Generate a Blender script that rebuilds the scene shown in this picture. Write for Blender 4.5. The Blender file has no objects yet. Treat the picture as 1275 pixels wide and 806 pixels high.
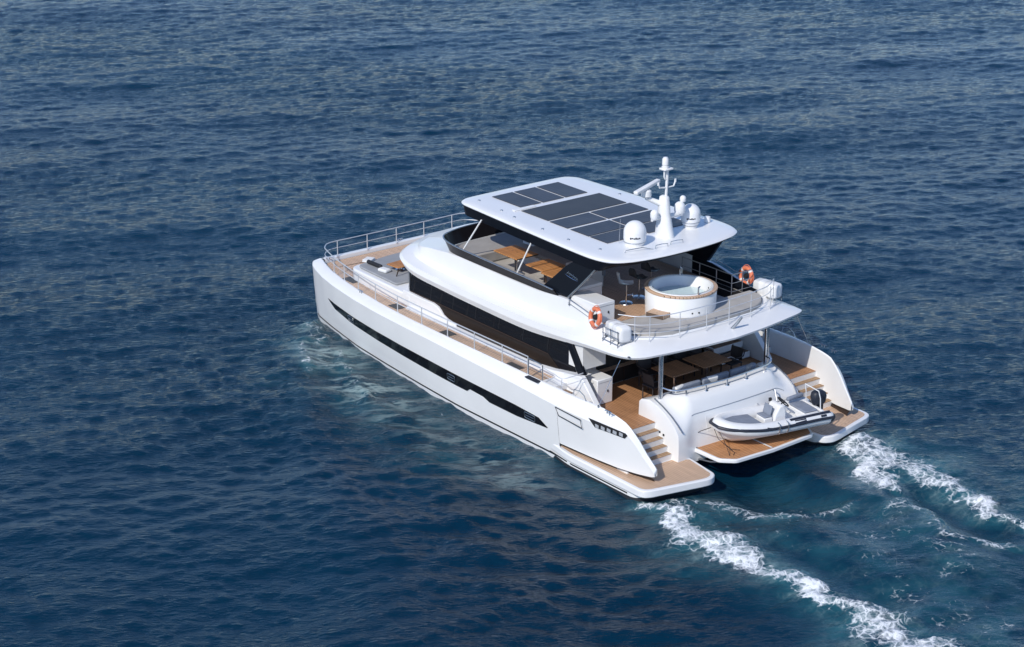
import bpy, bmesh, math, random
import numpy as np
from mathutils import Vector, Matrix

random.seed(7)
S = bpy.context.scene
COL = S.collection
PI = math.pi
R = math.radians

# ------------------------------------------------------------------ camera, sky, sun, exposure
CAM = (-39.1937, 39.7980, 24.7358)
YAW, PITCH, FPX = -0.661374, 0.350753, 2571.14
cam = bpy.data.cameras.new('camera')
cam.sensor_width = 36.0
cam.lens = 36.0 * FPX / 1275.0
cam.clip_start = 1.0
cam.clip_end = 9000.0
co = bpy.data.objects.new('camera', cam)
COL.objects.link(co)
co.location = CAM
co.rotation_euler = Vector((math.cos(PITCH) * math.cos(YAW), math.cos(PITCH) * math.sin(YAW), -math.sin(PITCH))).to_track_quat('-Z', 'Y').to_euler()
S.camera = co

SUN_EL = R(40.0)
SUN_DIR = Vector((-0.34, 0.94, 0)).normalized()          # horizontal direction TOWARDS the sun (port, a little aft)
to_sun = Vector((SUN_DIR.x * math.cos(SUN_EL), SUN_DIR.y * math.cos(SUN_EL), math.sin(SUN_EL)))
W = bpy.data.worlds.new('World')
S.world = W
W.use_nodes = True
nt = W.node_tree
bg = nt.nodes['Background']
sky = nt.nodes.new('ShaderNodeTexSky')
sky.sky_type = 'NISHITA'
sky.sun_disc = False
sky.sun_elevation = SUN_EL
sky.sun_rotation = math.atan2(to_sun.x, to_sun.y)
sky.air_density = 1.0
sky.dust_density = 0.2
sky.ozone_density = 1.2
tint = nt.nodes.new('ShaderNodeMix')
tint.data_type = 'RGBA'
tint.blend_type = 'MULTIPLY'
tint.inputs['Factor'].default_value = 1.0
tint.inputs[7].default_value = (0.79, 0.91, 1.14, 1)      # cool thin overcast
nt.links.new(sky.outputs[0], tint.inputs[6])
nt.links.new(tint.outputs[2], bg.inputs[0])
bg.inputs[1].default_value = 0.115
sl = bpy.data.lights.new('sun', 'SUN')
sl.energy = 3.15
sl.angle = R(0.5)
sl.color = (1.0, 0.95, 0.87)
so = bpy.data.objects.new('sun', sl)
COL.objects.link(so)
so.rotation_euler = to_sun.to_track_quat('Z', 'Y').to_euler()
so.location = (0, 60, 60)
S.view_settings.view_transform = 'Standard'
S.view_settings.look = 'None'
S.view_settings.exposure = 0.20
S.view_settings.gamma = 1.0
S.view_settings.use_curve_mapping = False
S.render.engine = 'CYCLES'
S.cycles.max_bounces = 8

# ------------------------------------------------------------------ materials
def mat(name, col, rough=0.5, metal=0.0, coat=0.0, spec=0.5, bump=None, var=None, trans=0.0, ior=1.5):
    m = bpy.data.materials.new(name)
    m.use_nodes = True
    n = m.node_tree
    b = n.nodes['Principled BSDF']
    b.inputs['Base Color'].default_value = (*col, 1)
    b.inputs['Roughness'].default_value = rough
    b.inputs['Metallic'].default_value = metal
    b.inputs['Coat Weight'].default_value = coat
    b.inputs['Coat Roughness'].default_value = 0.08
    b.inputs['Specular IOR Level'].default_value = spec
    b.inputs['Transmission Weight'].default_value = trans
    b.inputs['IOR'].default_value = ior
    tc = n.nodes.new('ShaderNodeTexCoord')
    if var:                                   # (scale, amount): soft dirt / tone variation of the surface itself
        nz = n.nodes.new('ShaderNodeTexNoise')
        nz.inputs['Scale'].default_value = var[0]
        nz.inputs['Detail'].default_value = 5
        n.links.new(tc.outputs['Object'], nz.inputs['Vector'])
        rp = n.nodes.new('ShaderNodeValToRGB')
        k = var[1]
        rp.color_ramp.elements[0].position = 0.35
        rp.color_ramp.elements[1].position = 0.7
        rp.color_ramp.elements[0].color = (*[c * (1 - k) for c in col], 1)
        rp.color_ramp.elements[1].color = (*[min(1, c * (1 + k * 0.4)) for c in col], 1)
        n.links.new(nz.outputs['Fac'], rp.inputs[0])
        n.links.new(rp.outputs[0], b.inputs['Base Color'])
    if bump:                                  # (scale, strength, distance)
        nz = n.nodes.new('ShaderNodeTexNoise')
        nz.inputs['Scale'].default_value = bump[0]
        nz.inputs['Detail'].default_value = 3
        n.links.new(tc.outputs['Object'], nz.inputs['Vector'])
        bp = n.nodes.new('ShaderNodeBump')
        bp.inputs['Strength'].default_value = bump[1]
        bp.inputs['Distance'].default_value = bump[2]
        n.links.new(nz.outputs['Fac'], bp.inputs['Height'])
        n.links.new(bp.outputs[0], b.inputs['Normal'])
    return m

def teak(name, c1, c2, caulk=(0.03, 0.022, 0.016), rot=0.0, width=0.085):
    m = bpy.data.materials.new(name)
    m.use_nodes = True
    n = m.node_tree
    b = n.nodes['Principled BSDF']
    b.inputs['Roughness'].default_value = 0.6
    tc = n.nodes.new('ShaderNodeTexCoord')
    mp = n.nodes.new('ShaderNodeMapping')
    mp.inputs['Rotation'].default_value = (0, 0, rot)
    n.links.new(tc.outputs['Object'], mp.inputs['Vector'])
    br = n.nodes.new('ShaderNodeTexBrick')
    br.offset = 0.5
    br.inputs['Color1'].default_value = (*c1, 1)
    br.inputs['Color2'].default_value = (*c2, 1)
    br.inputs['Mortar'].default_value = (*caulk, 1)
    br.inputs['Scale'].default_value = 1.0
    br.inputs['Mortar Size'].default_value = 0.006
    br.inputs['Brick Width'].default_value = 2.1
    br.inputs['Row Height'].default_value = width
    n.links.new(mp.outputs[0], br.inputs['Vector'])
    nz = n.nodes.new('ShaderNodeTexNoise')
    nz.inputs['Scale'].default_value = 2.2
    nz.inputs['Detail'].default_value = 6
    m2 = n.nodes.new('ShaderNodeMapping')
    m2.inputs['Scale'].default_value = (0.6, 5, 1)
    m2.inputs['Rotation'].default_value = (0, 0, rot)
    n.links.new(tc.outputs['Object'], m2.inputs['Vector'])
    n.links.new(m2.outputs[0], nz.inputs['Vector'])
    mx = n.nodes.new('ShaderNodeMix')
    mx.data_type = 'RGBA'
    mx.blend_type = 'MULTIPLY'
    mx.inputs['Factor'].default_value = 0.55
    rp = n.nodes.new('ShaderNodeValToRGB')
    rp.color_ramp.elements[0].position = 0.3
    rp.color_ramp.elements[1].position = 0.7
    rp.color_ramp.elements[0].color = (0.6, 0.58, 0.56, 1)
    rp.color_ramp.elements[1].color = (1, 1, 1, 1)
    n.links.new(nz.outputs['Fac'], rp.inputs[0])
    n.links.new(br.outputs['Color'], mx.inputs[6])
    n.links.new(rp.outputs[0], mx.inputs[7])
    n.links.new(mx.outputs[2], b.inputs['Base Color'])
    return m

WHITE = mat('white gelcoat', (0.80, 0.80, 0.795), 0.32, coat=0.35, var=(0.9, 0.03))
WHITE2 = mat('white paint', (0.78, 0.78, 0.775), 0.4, var=(3, 0.04))
DOMEW = mat('radome white', (0.80, 0.80, 0.80), 0.35)
GREYDECK = mat('grey nonskid deck', (0.42, 0.40, 0.375), 0.85, bump=(90, 0.3, 0.004), var=(2.0, 0.12))
CREAMIN = mat('cream lining', (0.70, 0.69, 0.67), 0.7, var=(3, 0.06))
PADGREY = mat('grey cushion fabric', (0.30, 0.31, 0.325), 0.9, bump=(60, 0.3, 0.006), var=(2.5, 0.1))
PADWARM = mat('warm grey cushion fabric', (0.34, 0.325, 0.31), 0.9, bump=(60, 0.3, 0.006), var=(2.5, 0.1))
PADBLUE = mat('blue grey cushion fabric', (0.22, 0.25, 0.31), 0.9, bump=(50, 0.3, 0.006), var=(4, 0.15))
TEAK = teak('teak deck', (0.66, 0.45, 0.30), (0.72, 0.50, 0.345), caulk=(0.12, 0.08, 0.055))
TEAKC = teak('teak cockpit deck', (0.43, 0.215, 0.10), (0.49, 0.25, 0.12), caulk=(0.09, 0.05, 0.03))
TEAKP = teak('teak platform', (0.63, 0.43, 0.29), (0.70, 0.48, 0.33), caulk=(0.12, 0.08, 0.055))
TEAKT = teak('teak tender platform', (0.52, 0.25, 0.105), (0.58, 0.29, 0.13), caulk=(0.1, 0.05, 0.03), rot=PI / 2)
TEAKF = teak('teak upper deck', (0.52, 0.33, 0.21), (0.57, 0.37, 0.24), caulk=(0.09, 0.055, 0.035))
TEAKTAB = teak('oiled teak table', (0.50, 0.215, 0.065), (0.56, 0.25, 0.08), rot=PI / 2, width=0.12)
GLASS = mat('black tinted glass', (0.008, 0.008, 0.010), 0.06, spec=0.3)
GLASSREFL = mat('lower glass with teak reflection', (0.022, 0.016, 0.013), 0.12, spec=0.28)  # brown tone puts the teak deck's reflection into the glass colour
BLACK = mat('gloss black', (0.007, 0.009, 0.014), 0.35, spec=0.10)
BLACKM = mat('matt black', (0.014, 0.014, 0.016), 0.6)
DARKIN = mat('dark interior', (0.02, 0.018, 0.016), 0.7)
BROWN_SHADE_TRIM = mat('dark brown trim and shade', (0.035, 0.02, 0.014), 0.6)  # trim brown; under the wings it stands in for shade
STEEL = mat('polished steel', (0.62, 0.63, 0.65), 0.22, metal=1.0)
RAIL = mat('satin rail', (0.66, 0.67, 0.69), 0.38, metal=0.45)
STEELD = mat('dull steel', (0.42, 0.43, 0.45), 0.35, metal=1.0)
SOLAR = mat('solar cells', (0.042, 0.042, 0.048), 0.36, spec=0.4, var=(1.4, 0.25))
_n = SOLAR.node_tree
_b = _n.nodes['Principled BSDF']
_src = _b.inputs['Base Color'].links[0].from_socket
_tc = _n.nodes.new('ShaderNodeTexCoord')
_br = _n.nodes.new('ShaderNodeTexBrick')
_br.offset = 0
_br.inputs['Scale'].default_value = 1
_br.inputs['Brick Width'].default_value = .16
_br.inputs['Row Height'].default_value = .16
_br.inputs['Mortar Size'].default_value = .006
_br.inputs['Color1'].default_value = (1, 1, 1, 1)
_br.inputs['Color2'].default_value = (.82, .85, .95, 1)
_br.inputs['Mortar'].default_value = (1.9, 1.9, 1.9, 1)
_mx = _n.nodes.new('ShaderNodeMix')
_mx.data_type = 'RGBA'
_mx.blend_type = 'MULTIPLY'
_mx.inputs['Factor'].default_value = 1
_n.links.new(_tc.outputs['Object'], _br.inputs['Vector'])
_n.links.new(_src, _mx.inputs[6])
_n.links.new(_br.outputs['Color'], _mx.inputs[7])
_n.links.new(_mx.outputs[2], _b.inputs['Base Color'])
SOLARD = mat('solar film', (0.045, 0.045, 0.046), 0.45, var=(1.4, 0.2))
ORANGE = mat('orange life ring', (0.72, 0.20, 0.10), 0.5, var=(8, 0.1))
NAVY = mat('navy rubber', (0.018, 0.022, 0.035), 0.5)
HYPALON = mat('pale grey inflatable fabric', (0.74, 0.745, 0.75), 0.5, var=(5, 0.05))
ANTIF = mat('antifouling', (0.02, 0.024, 0.03), 0.6)
ROPE = mat('dark rope', (0.03, 0.024, 0.022), 0.8)
RATTAN = mat('dark rattan', (0.04, 0.034, 0.034), 0.7)
STEPTEAK = teak('teak stair treads', (0.38, 0.24, 0.135), (0.43, 0.28, 0.16), rot=PI / 2)
STEPDARK = teak('dark teak treads', (0.25, 0.15, 0.09), (0.28, 0.17, 0.105), rot=PI / 2)
TUBW = mat('acrylic tub', (0.78, 0.79, 0.79), 0.2, coat=0.3)
TUBWATER = mat('tub water', (0.62, 0.76, 0.78), 0.03, spec=0.6, bump=(9, 0.25, 0.01))
PLASTIC = mat('clear moulded seat', (0.75, 0.75, 0.76), 0.25)
GREYMESH = mat('charcoal moulded seat', (0.06, 0.06, 0.065), 0.4)
CUSHW = mat('white cushion', (0.72, 0.72, 0.71), 0.85, bump=(30, 0.3, 0.01))
TRANSP = mat('smoked windscreen', (0.010, 0.009, 0.011), 0.15, spec=0.08)

# ------------------------------------------------------------------ mesh helpers
class MB:
    def __init__(self):
        self.v = []
        self.f = []
    def add(self, vs, fs):
        o = len(self.v)
        self.v += [tuple(p) for p in vs]
        self.f += [tuple(i + o for i in f) for f in fs]
        return self
    def box(self, x0, x1, y0, y1, z0, z1):
        return self.add([(x0, y0, z0), (x1, y0, z0), (x1, y1, z0), (x0, y1, z0), (x0, y0, z1), (x1, y0, z1), (x1, y1, z1), (x0, y1, z1)],
                        [(0, 3, 2, 1), (4, 5, 6, 7), (0, 1, 5, 4), (1, 2, 6, 5), (2, 3, 7, 6), (3, 0, 4, 7)])
    def obox(self, c, ax, ay, az, hx, hy, hz):
        c, ax, ay, az = Vector(c), Vector(ax).normalized(), Vector(ay).normalized(), Vector(az).normalized()
        vs = []
        for k in (-1, 1):
            for (i, j) in ((-1, -1), (1, -1), (1, 1), (-1, 1)):
                vs.append(c + ax * hx * i + ay * hy * j + az * hz * k)
        return self.add(vs, [(0, 3, 2, 1), (4, 5, 6, 7), (0, 1, 5, 4), (1, 2, 6, 5), (2, 3, 7, 6), (3, 0, 4, 7)])
    def prism(self, pts, z0, z1):
        n = len(pts)
        a = sum(pts[i][0] * pts[(i + 1) % n][1] - pts[(i + 1) % n][0] * pts[i][1] for i in range(n))
        if a < 0:
            pts = pts[::-1]
        vs = [(x, y, z0) for x, y in pts] + [(x, y, z1) for x, y in pts]
        fs = [tuple(range(n - 1, -1, -1)), tuple(range(n, 2 * n))]
        fs += [(i, (i + 1) % n, n + (i + 1) % n, n + i) for i in range(n)]
        return self.add(vs, fs)
    def slab(self, pts, d):
        # polygon in 3D thickened by vector d
        n = len(pts)
        pts = [Vector(p) for p in pts]
        d = Vector(d)
        vs = pts + [p + d for p in pts]
        fs = [tuple(range(n)), tuple(range(2 * n - 1, n - 1, -1))]
        fs += [(i, n + i, n + (i + 1) % n, (i + 1) % n) for i in range(n)]
        return self.add(vs, fs)
    def tube(self, path, r, n=8, caps=True, closed=False):
        path = [Vector(p) for p in path]
        m = len(path)
        rs = r if isinstance(r, (list, tuple)) else [r] * m
        vs, fs = [], []
        up = None
        for i, p in enumerate(path):
            if closed:
                t = path[(i + 1) % m] - path[i - 1]
            else:
                t = path[min(i + 1, m - 1)] - path[max(i - 1, 0)]
            t.normalize()
            if up is None:
                up = Vector((0, 0, 1)) if abs(t.z) < 0.9 else Vector((1, 0, 0))
            a = t.cross(up)
            if a.length < 1e-5:
                a = t.orthogonal()
            a.normalize()
            b = a.cross(t).normalized()
            up = b
            for k in range(n):
                q = 2 * PI * k / n
                vs.append(p + (a * math.cos(q) + b * math.sin(q)) * rs[i])
        for i in range(m if closed else m - 1):
            j = (i + 1) % m
            for k in range(n):
                k2 = (k + 1) % n
                fs.append((i * n + k, i * n + k2, j * n + k2, j * n + k))
        if caps and not closed:
            fs.append(tuple(range(n - 1, -1, -1)))
            fs.append(tuple((m - 1) * n + k for k in range(n)))
        return self.add(vs, fs)
    def lathe(self, prof, n=32, c=(0, 0, 0), arc=(0, 2 * PI)):
        full = abs(arc[1] - arc[0] - 2 * PI) < 1e-6
        m = n if full else n + 1
        vs, fs = [], []
        for k in range(m):
            q = arc[0] + (arc[1] - arc[0]) * k / n
            for r, z in prof:
                vs.append((c[0] + r * math.cos(q), c[1] + r * math.sin(q), c[2] + z))
        p = len(prof)
        for k in range(n):
            k2 = (k + 1) % m
            for i in range(p - 1):
                fs.append((k * p + i, k2 * p + i, k2 * p + i + 1, k * p + i + 1))
        return self.add(vs, fs)
    def loft(self, rows, closed=False, flip=False):
        m, n = len(rows), len(rows[0])
        vs = [p for r in rows for p in r]
        fs = []
        for i in range(m - 1):
            for k in range(n if closed else n - 1):
                k2 = (k + 1) % n
                q = (i * n + k, i * n + k2, (i + 1) * n + k2, (i + 1) * n + k)
                fs.append(q[::-1] if flip else q)
        return self.add(vs, fs)
    def build(self, name, m, parent=None, bevel=0.0, smooth=35, seg=2, sub=0, recalc=True):
        me = bpy.data.meshes.new(name)
        me.from_pydata(self.v, [], self.f)
        me.validate()
        bm = bmesh.new()
        bm.from_mesh(me)
        bmesh.ops.remove_doubles(bm, verts=bm.verts, dist=1e-5)
        if recalc:
            bmesh.ops.recalc_face_normals(bm, faces=bm.faces)
        bm.to_mesh(me)
        bm.free()
        me.shade_smooth()
        me.set_sharp_from_angle(angle=R(smooth))
        me.materials.append(m)
        o = bpy.data.objects.new(name, me)
        COL.objects.link(o)
        if parent:
            o.parent = parent
        if sub:
            s = o.modifiers.new('sub', 'SUBSURF')
            s.levels = s.render_levels = sub
        if bevel:
            b = o.modifiers.new('bevel', 'BEVEL')
            b.width = bevel
            b.segments = seg
            b.limit_method = 'ANGLE'
            b.angle_limit = R(40)
            b.harden_normals = False
        return o

def fill(loops, z=None, name='sheet', m=None, parent=None):
    """flat(ish) sheet bounded by an outer loop and optional hole loops"""
    bm = bmesh.new()
    edges = []
    for lp in loops:
        vs = [bm.verts.new((p[0], p[1], p[2] if z is None else z)) for p in lp]
        for i in range(len(vs)):
            edges.append(bm.edges.new((vs[i], vs[(i + 1) % len(vs)])))
    bmesh.ops.triangle_fill(bm, edges=edges, use_beauty=True, use_dissolve=False)
    for f in bm.faces:
        f.normal_update()
        if f.normal.z < 0:
            f.normal_flip()
    me = bpy.data.meshes.new(name)
    bm.to_mesh(me)
    bm.free()
    me.materials.append(m)
    o = bpy.data.objects.new(name, me)
    COL.objects.link(o)
    if parent:
        o.parent = parent
    return o

def empty(name, loc=(0, 0, 0), rz=0.0, label=None, cat=None, group=None):
    o = bpy.data.objects.new(name, None)
    COL.objects.link(o)
    o.location = loc
    o.rotation_euler = (0, 0, rz)
    o.empty_display_size = 0.3
    tag(o, label, cat, group)
    return o

def tag(o, label=None, cat=None, group=None, kind=None):
    for k, v in (('label', label), ('category', cat), ('group', group), ('kind', kind)):
        if v:
            o[k] = v
    return o

def copy_tree(o, parent=None, **kw):
    c = o.copy()
    COL.objects.link(c)
    c.parent = parent
    for ch in [x for x in bpy.data.objects if x.parent == o]:
        copy_tree(ch, c)
    for k, v in kw.items():
        c[k] = v
    return c

def catmull(P, n):
    """P control points -> n samples per span"""
    P = [Vector(p) for p in P]
    out = []
    for i in range(len(P) - 1):
        p0 = P[i - 1] if i else P[0] * 2 - P[1]
        p1, p2 = P[i], P[i + 1]
        p3 = P[i + 2] if i + 2 < len(P) else P[-1] * 2 - P[-2]
        for k in range(n):
            t = k / n
            out.append(0.5 * ((2 * p1) + (p2 - p0) * t + (2 * p0 - 5 * p1 + 4 * p2 - p3) * t * t + (3 * p1 - p0 - 3 * p2 + p3) * t ** 3))
    out.append(P[-1])
    return out

def mirror(half):
    """half outline from aft centreline (y=0) to front centreline (y=0) on the port side -> closed loop"""
    other = [Vector((p[0], -p[1], p[2])) for p in half[1:-1]]
    return list(half) + other[::-1]

def rounded(pts, r, n=5):
    out = []
    m = len(pts)
    for i in range(m):
        p = Vector(pts[i]); a = Vector(pts[i - 1]) - p; b = Vector(pts[(i + 1) % m]) - p
        rr = r[i] if isinstance(r, (list, tuple)) else r
        if rr <= 0:
            out.append(tuple(p)); continue
        k = min(rr, a.length * 0.49, b.length * 0.49)
        s, e = p + a.normalized() * k, p + b.normalized() * k
        for j in range(n + 1):
            t = j / n
            out.append(tuple(s * (1 - t) ** 2 + p * 2 * t * (1 - t) + e * t * t))
    return out

def railing(name, path, h, levels, posts, parent, r=0.014, m=None, up=(0, 0, 1), post_r=None):
    """path = foot points; rails at the given fractions of h; every post is a sub-part"""
    m = m or RAIL
    U = Vector(up)
    mb = MB()
    for l in levels:
        mb.tube([Vector(p) + U * h * l for p in path], r if l == 1 else r * 0.7, 8)
    rail = mb.build(name, m, parent)
    pm = MB().tube([(0, 0, 0), U * h], post_r or r, 8).lathe([(0.0, 0.012), (r * 2.6, 0.012), (r * 2.8, 0.0), (r * 2.8, -0.01)], 10)
    first = None
    for p in posts:
        if first is None:
            first = pm.build('post', m, rail)
            first.location = p
        else:
            c = first.copy()
            COL.objects.link(c)
            c.parent = rail
            c.location = p
    return rail

# ------------------------------------------------------------------ sea
def build_sea():
    rng = np.random.default_rng(11)
    N, L = 1024, 118.0
    k1 = np.fft.fftfreq(N, L / N) * 2 * np.pi
    kx, ky = np.meshgrid(k1, k1, indexing='ij')
    k = np.hypot(kx, ky)
    k[0, 0] = 1
    wd = np.array([math.cos(R(-44)), math.sin(R(-44))])
    def field(lo, peak, hi, spread, power, ang):
        cosw = (kx * math.cos(R(ang)) + ky * math.sin(R(ang))) / k
        lam = 2 * np.pi / k
        sp = np.exp(-(np.log(lam / peak) / power) ** 2) * (np.abs(cosw) ** spread + 0.04)
        sp[(lam < lo) | (lam > hi)] = 0
        sp[0, 0] = 0
        a = np.sqrt(sp) * k ** -1.0 * (rng.normal(size=(N, N)) + 1j * rng.normal(size=(N, N)))
        f = np.fft.ifft2(a)
        return f
    def norm(f, rms):
        h = f.real
        return rms / h.std()
    hl = np.zeros((N, N))
    hs = np.zeros((N, N)); dx = np.zeros((N, N)); dy = np.zeros((N, N))
    for (lo, peak, hi, sprd, pw, rms, ang) in SEA_A:
        f = field(lo, peak, hi, sprd, pw, ang)
        f *= norm(f, rms)
        F = np.fft.fft2(f.real)
        hs += f.real
        if lo < 1.7:
            pass
        else:
            hl += f.real
        dx += np.fft.ifft2(F * (-1j) * kx / k).real      # choppy horizontal displacement
        dy += np.fft.ifft2(F * (-1j) * ky / k).real
    floc = field(0.7, 1.5, 3.6, 9, 0.5, -40)
    hloc = (floc * norm(floc, LOCAL)).real
    def sample(A, X, Y):
        u = (X / L * N) % N; v = (Y / L * N) % N
        i = np.floor(u).astype(int); j = np.floor(v).astype(int)
        fu, fv = u - i, v - j
        i0, j0, i1, j1 = i % N, j % N, (i + 1) % N, (j + 1) % N
        return A[i0, j0] * (1 - fu) * (1 - fv) + A[i1, j0] * fu * (1 - fv) + A[i0, j1] * (1 - fu) * fv + A[i1, j1] * fu * fv
    # fan of rows, finer near the camera
    d = np.array([math.cos(YAW), math.sin(YAW)]); rgt = np.array([d[1], -d[0]])
    nr, nc = 860, 700
    dist = 34.0 * (150.0 / 34.0) ** (np.linspace(0, 1, nr))
    lat = np.linspace(-1, 1, nc)
    D = dist[:, None] * np.ones(nc)[None]
    T = (dist * 0.335 + 4.0)[:, None] * lat[None]
    X = CAM[0] + D * d[0] + T * rgt[0]
    Y = CAM[1] + D * d[1] + T * rgt[1]
    Z = sample(hs, X, Y)
    gx = np.clip((X + 7) / 5, 0, 1) * np.clip((20 - X) / 4, 0, 1)
    chopz = CHOP * gx * np.clip((Y - 4.2) / 1.0, 0, 1) * np.exp(-(np.maximum(Y - 8.5, 0) / 4.0) ** 2)
    Z = Z + chopz * (Z - sample(hl, X, Y))
    chop = 0.8
    DX, DY = sample(dx, X, Y) * chop, sample(dy, X, Y) * chop
    # ---- wake and bow wave
    def seg(poly, X, Y):
        best = np.full(X.shape, 1e9); width = np.zeros(X.shape); along = np.zeros(X.shape)
        s0 = 0
        for (x0, y0, w0), (x1, y1, w1) in zip(poly[:-1], poly[1:]):
            ex, ey = x1 - x0, y1 - y0
            l2 = ex * ex + ey * ey
            t = np.clip(((X - x0) * ex + (Y - y0) * ey) / l2, 0, 1)
            dd = np.hypot(X - x0 - t * ex, Y - y0 - t * ey)
            m = dd < best
            best = np.where(m, dd, best); width = np.where(m, w0 + t * (w1 - w0), width)
        return best / np.maximum(width, 1e-3)
    foam = np.zeros(X.shape); aer = np.zeros(X.shape); veil = np.zeros(X.shape); calm = np.zeros(X.shape)
    wob = sample(hs, X * 2.3 + 11, Y * 2.3 + 5); wob = wob / wob.std()
    wob2 = sample(hs, X * 5.1 + 31, Y * 5.1 + 15); wob2 = wob2 / wob2.std()
    Xw, Yw = X + 0.10 * wob + 0.05 * wob2, Y + 0.12 * wob2
    for poly, amt, hgt in WAKES:
        q = seg(poly, Xw, Yw)
        g = np.exp(-(q / 1.15) ** 2)
        foam = np.maximum(foam, amt * np.exp(-np.maximum(q - 0.45, 0) ** 2 / 0.75))
        aer = np.maximum(aer, min(1, amt) * np.exp(-(q / 2.6) ** 2))
        veil = np.maximum(veil, min(1, amt) ** 2 * np.exp(-(q / 1.9) ** 2))
        Z = Z + hgt * g * (0.65 + 0.25 * wob + 0.2 * wob2)
    for poly, amt in AERATED:
        aer = np.maximum(aer, amt * np.exp(-(seg(poly, Xw, Yw) / 1.0) ** 2) * (0.75 + 0.25 * np.tanh(wob)))
    wash = np.zeros(X.shape)
    for poly, amt in WASH:
        wash = np.maximum(wash, amt * np.exp(-(seg(poly, Xw, Yw) / 1.0) ** 2))
    Z = Z + sample(hloc, X, Y) * np.clip(wash * 1.5, 0, 1)
    for poly, amt, hgt in SWELLS:
        q = seg(poly, X, Y)
        Z = Z + hgt * np.exp(-q ** 2)
    for poly, hgt in TROUGHS:
        Z = Z - hgt * np.exp(-seg(poly, X, Y) ** 2)
    edge = np.clip(np.minimum((1 - np.abs(lat))[None] * 12, np.minimum((dist - dist[0]) / 2, (dist[-1] - dist) / 8)[:, None]), 0, 1)
    P = np.stack([X + DX * edge, Y + DY * edge, Z * edge], -1).reshape(-1, 3)
    idx = np.arange(nr * nc).reshape(nr, nc)
    q = np.stack([idx[:-1, :-1], idx[:-1, 1:], idx[1:, 1:], idx[1:, :-1]], -1).reshape(-1, 4)
    # far sheet to the horizon, one with the fan's border (a hole of the fan's outline)
    border = np.concatenate([idx[0, :], idx[1:, -1], idx[-1, -2::-1], idx[-2:0:-1, 0]])
    bc = P[border]
    rad = 4500.0
    cx, cy = bc[:, 0].mean(), bc[:, 1].mean()
    vec = bc[:, :2] - np.array([cx, cy])
    vec = vec / np.linalg.norm(vec, axis=1)[:, None]
    ring = np.concatenate([np.array([cx, cy]) + vec * rad, np.zeros((len(vec), 1))], 1)
    n0 = len(P)
    P = np.concatenate([P, ring])
    nb = len(border)
    oi = n0 + np.arange(nb)
    q2 = np.stack([border, oi, np.roll(oi, -1), np.roll(border, -1)], -1)
    q = np.concatenate([q, q2])
    me = bpy.data.meshes.new('sea')
    me.vertices.add(len(P))
    me.vertices.foreach_set('co', P.astype(np.float32).ravel())
    me.loops.add(q.size)
    me.loops.foreach_set('vertex_index', q.astype(np.int32).ravel())
    me.polygons.add(len(q))
    me.polygons.foreach_set('loop_start', (np.arange(len(q)) * 4).astype(np.int32))
    me.polygons.foreach_set('loop_total', np.full(len(q), 4, np.int32))
    me.update()
    me.validate()
    bub = np.zeros(X.shape)
    for poly, amt in BOW_WASH:
        bub = np.maximum(bub, amt * np.exp(-(seg(poly, Xw, Yw) / 1.0) ** 2))
    for nm, A in (('foam', foam), ('aerated', aer), ('wash', bub), ('veil', veil)):
        at = me.attributes.new(nm, 'FLOAT', 'POINT')
        at.data.foreach_set('value', np.concatenate([A.ravel(), np.zeros(nb)]).astype(np.float32))
    me.shade_smooth()
    bm = bmesh.new(); bm.from_mesh(me)
    up = sum(1 for f in list(bm.faces)[:50] if f.normal.z > 0)
    if up < 25:
        bmesh.ops.reverse_faces(bm, faces=bm.faces)
        bm.to_mesh(me)
    bm.free()
    o = bpy.data.objects.new('sea', me)
    COL.objects.link(o)
    tag(o, 'deep blue rippled sea all around the catamaran, white foam behind it', kind='structure')
    return o

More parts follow.
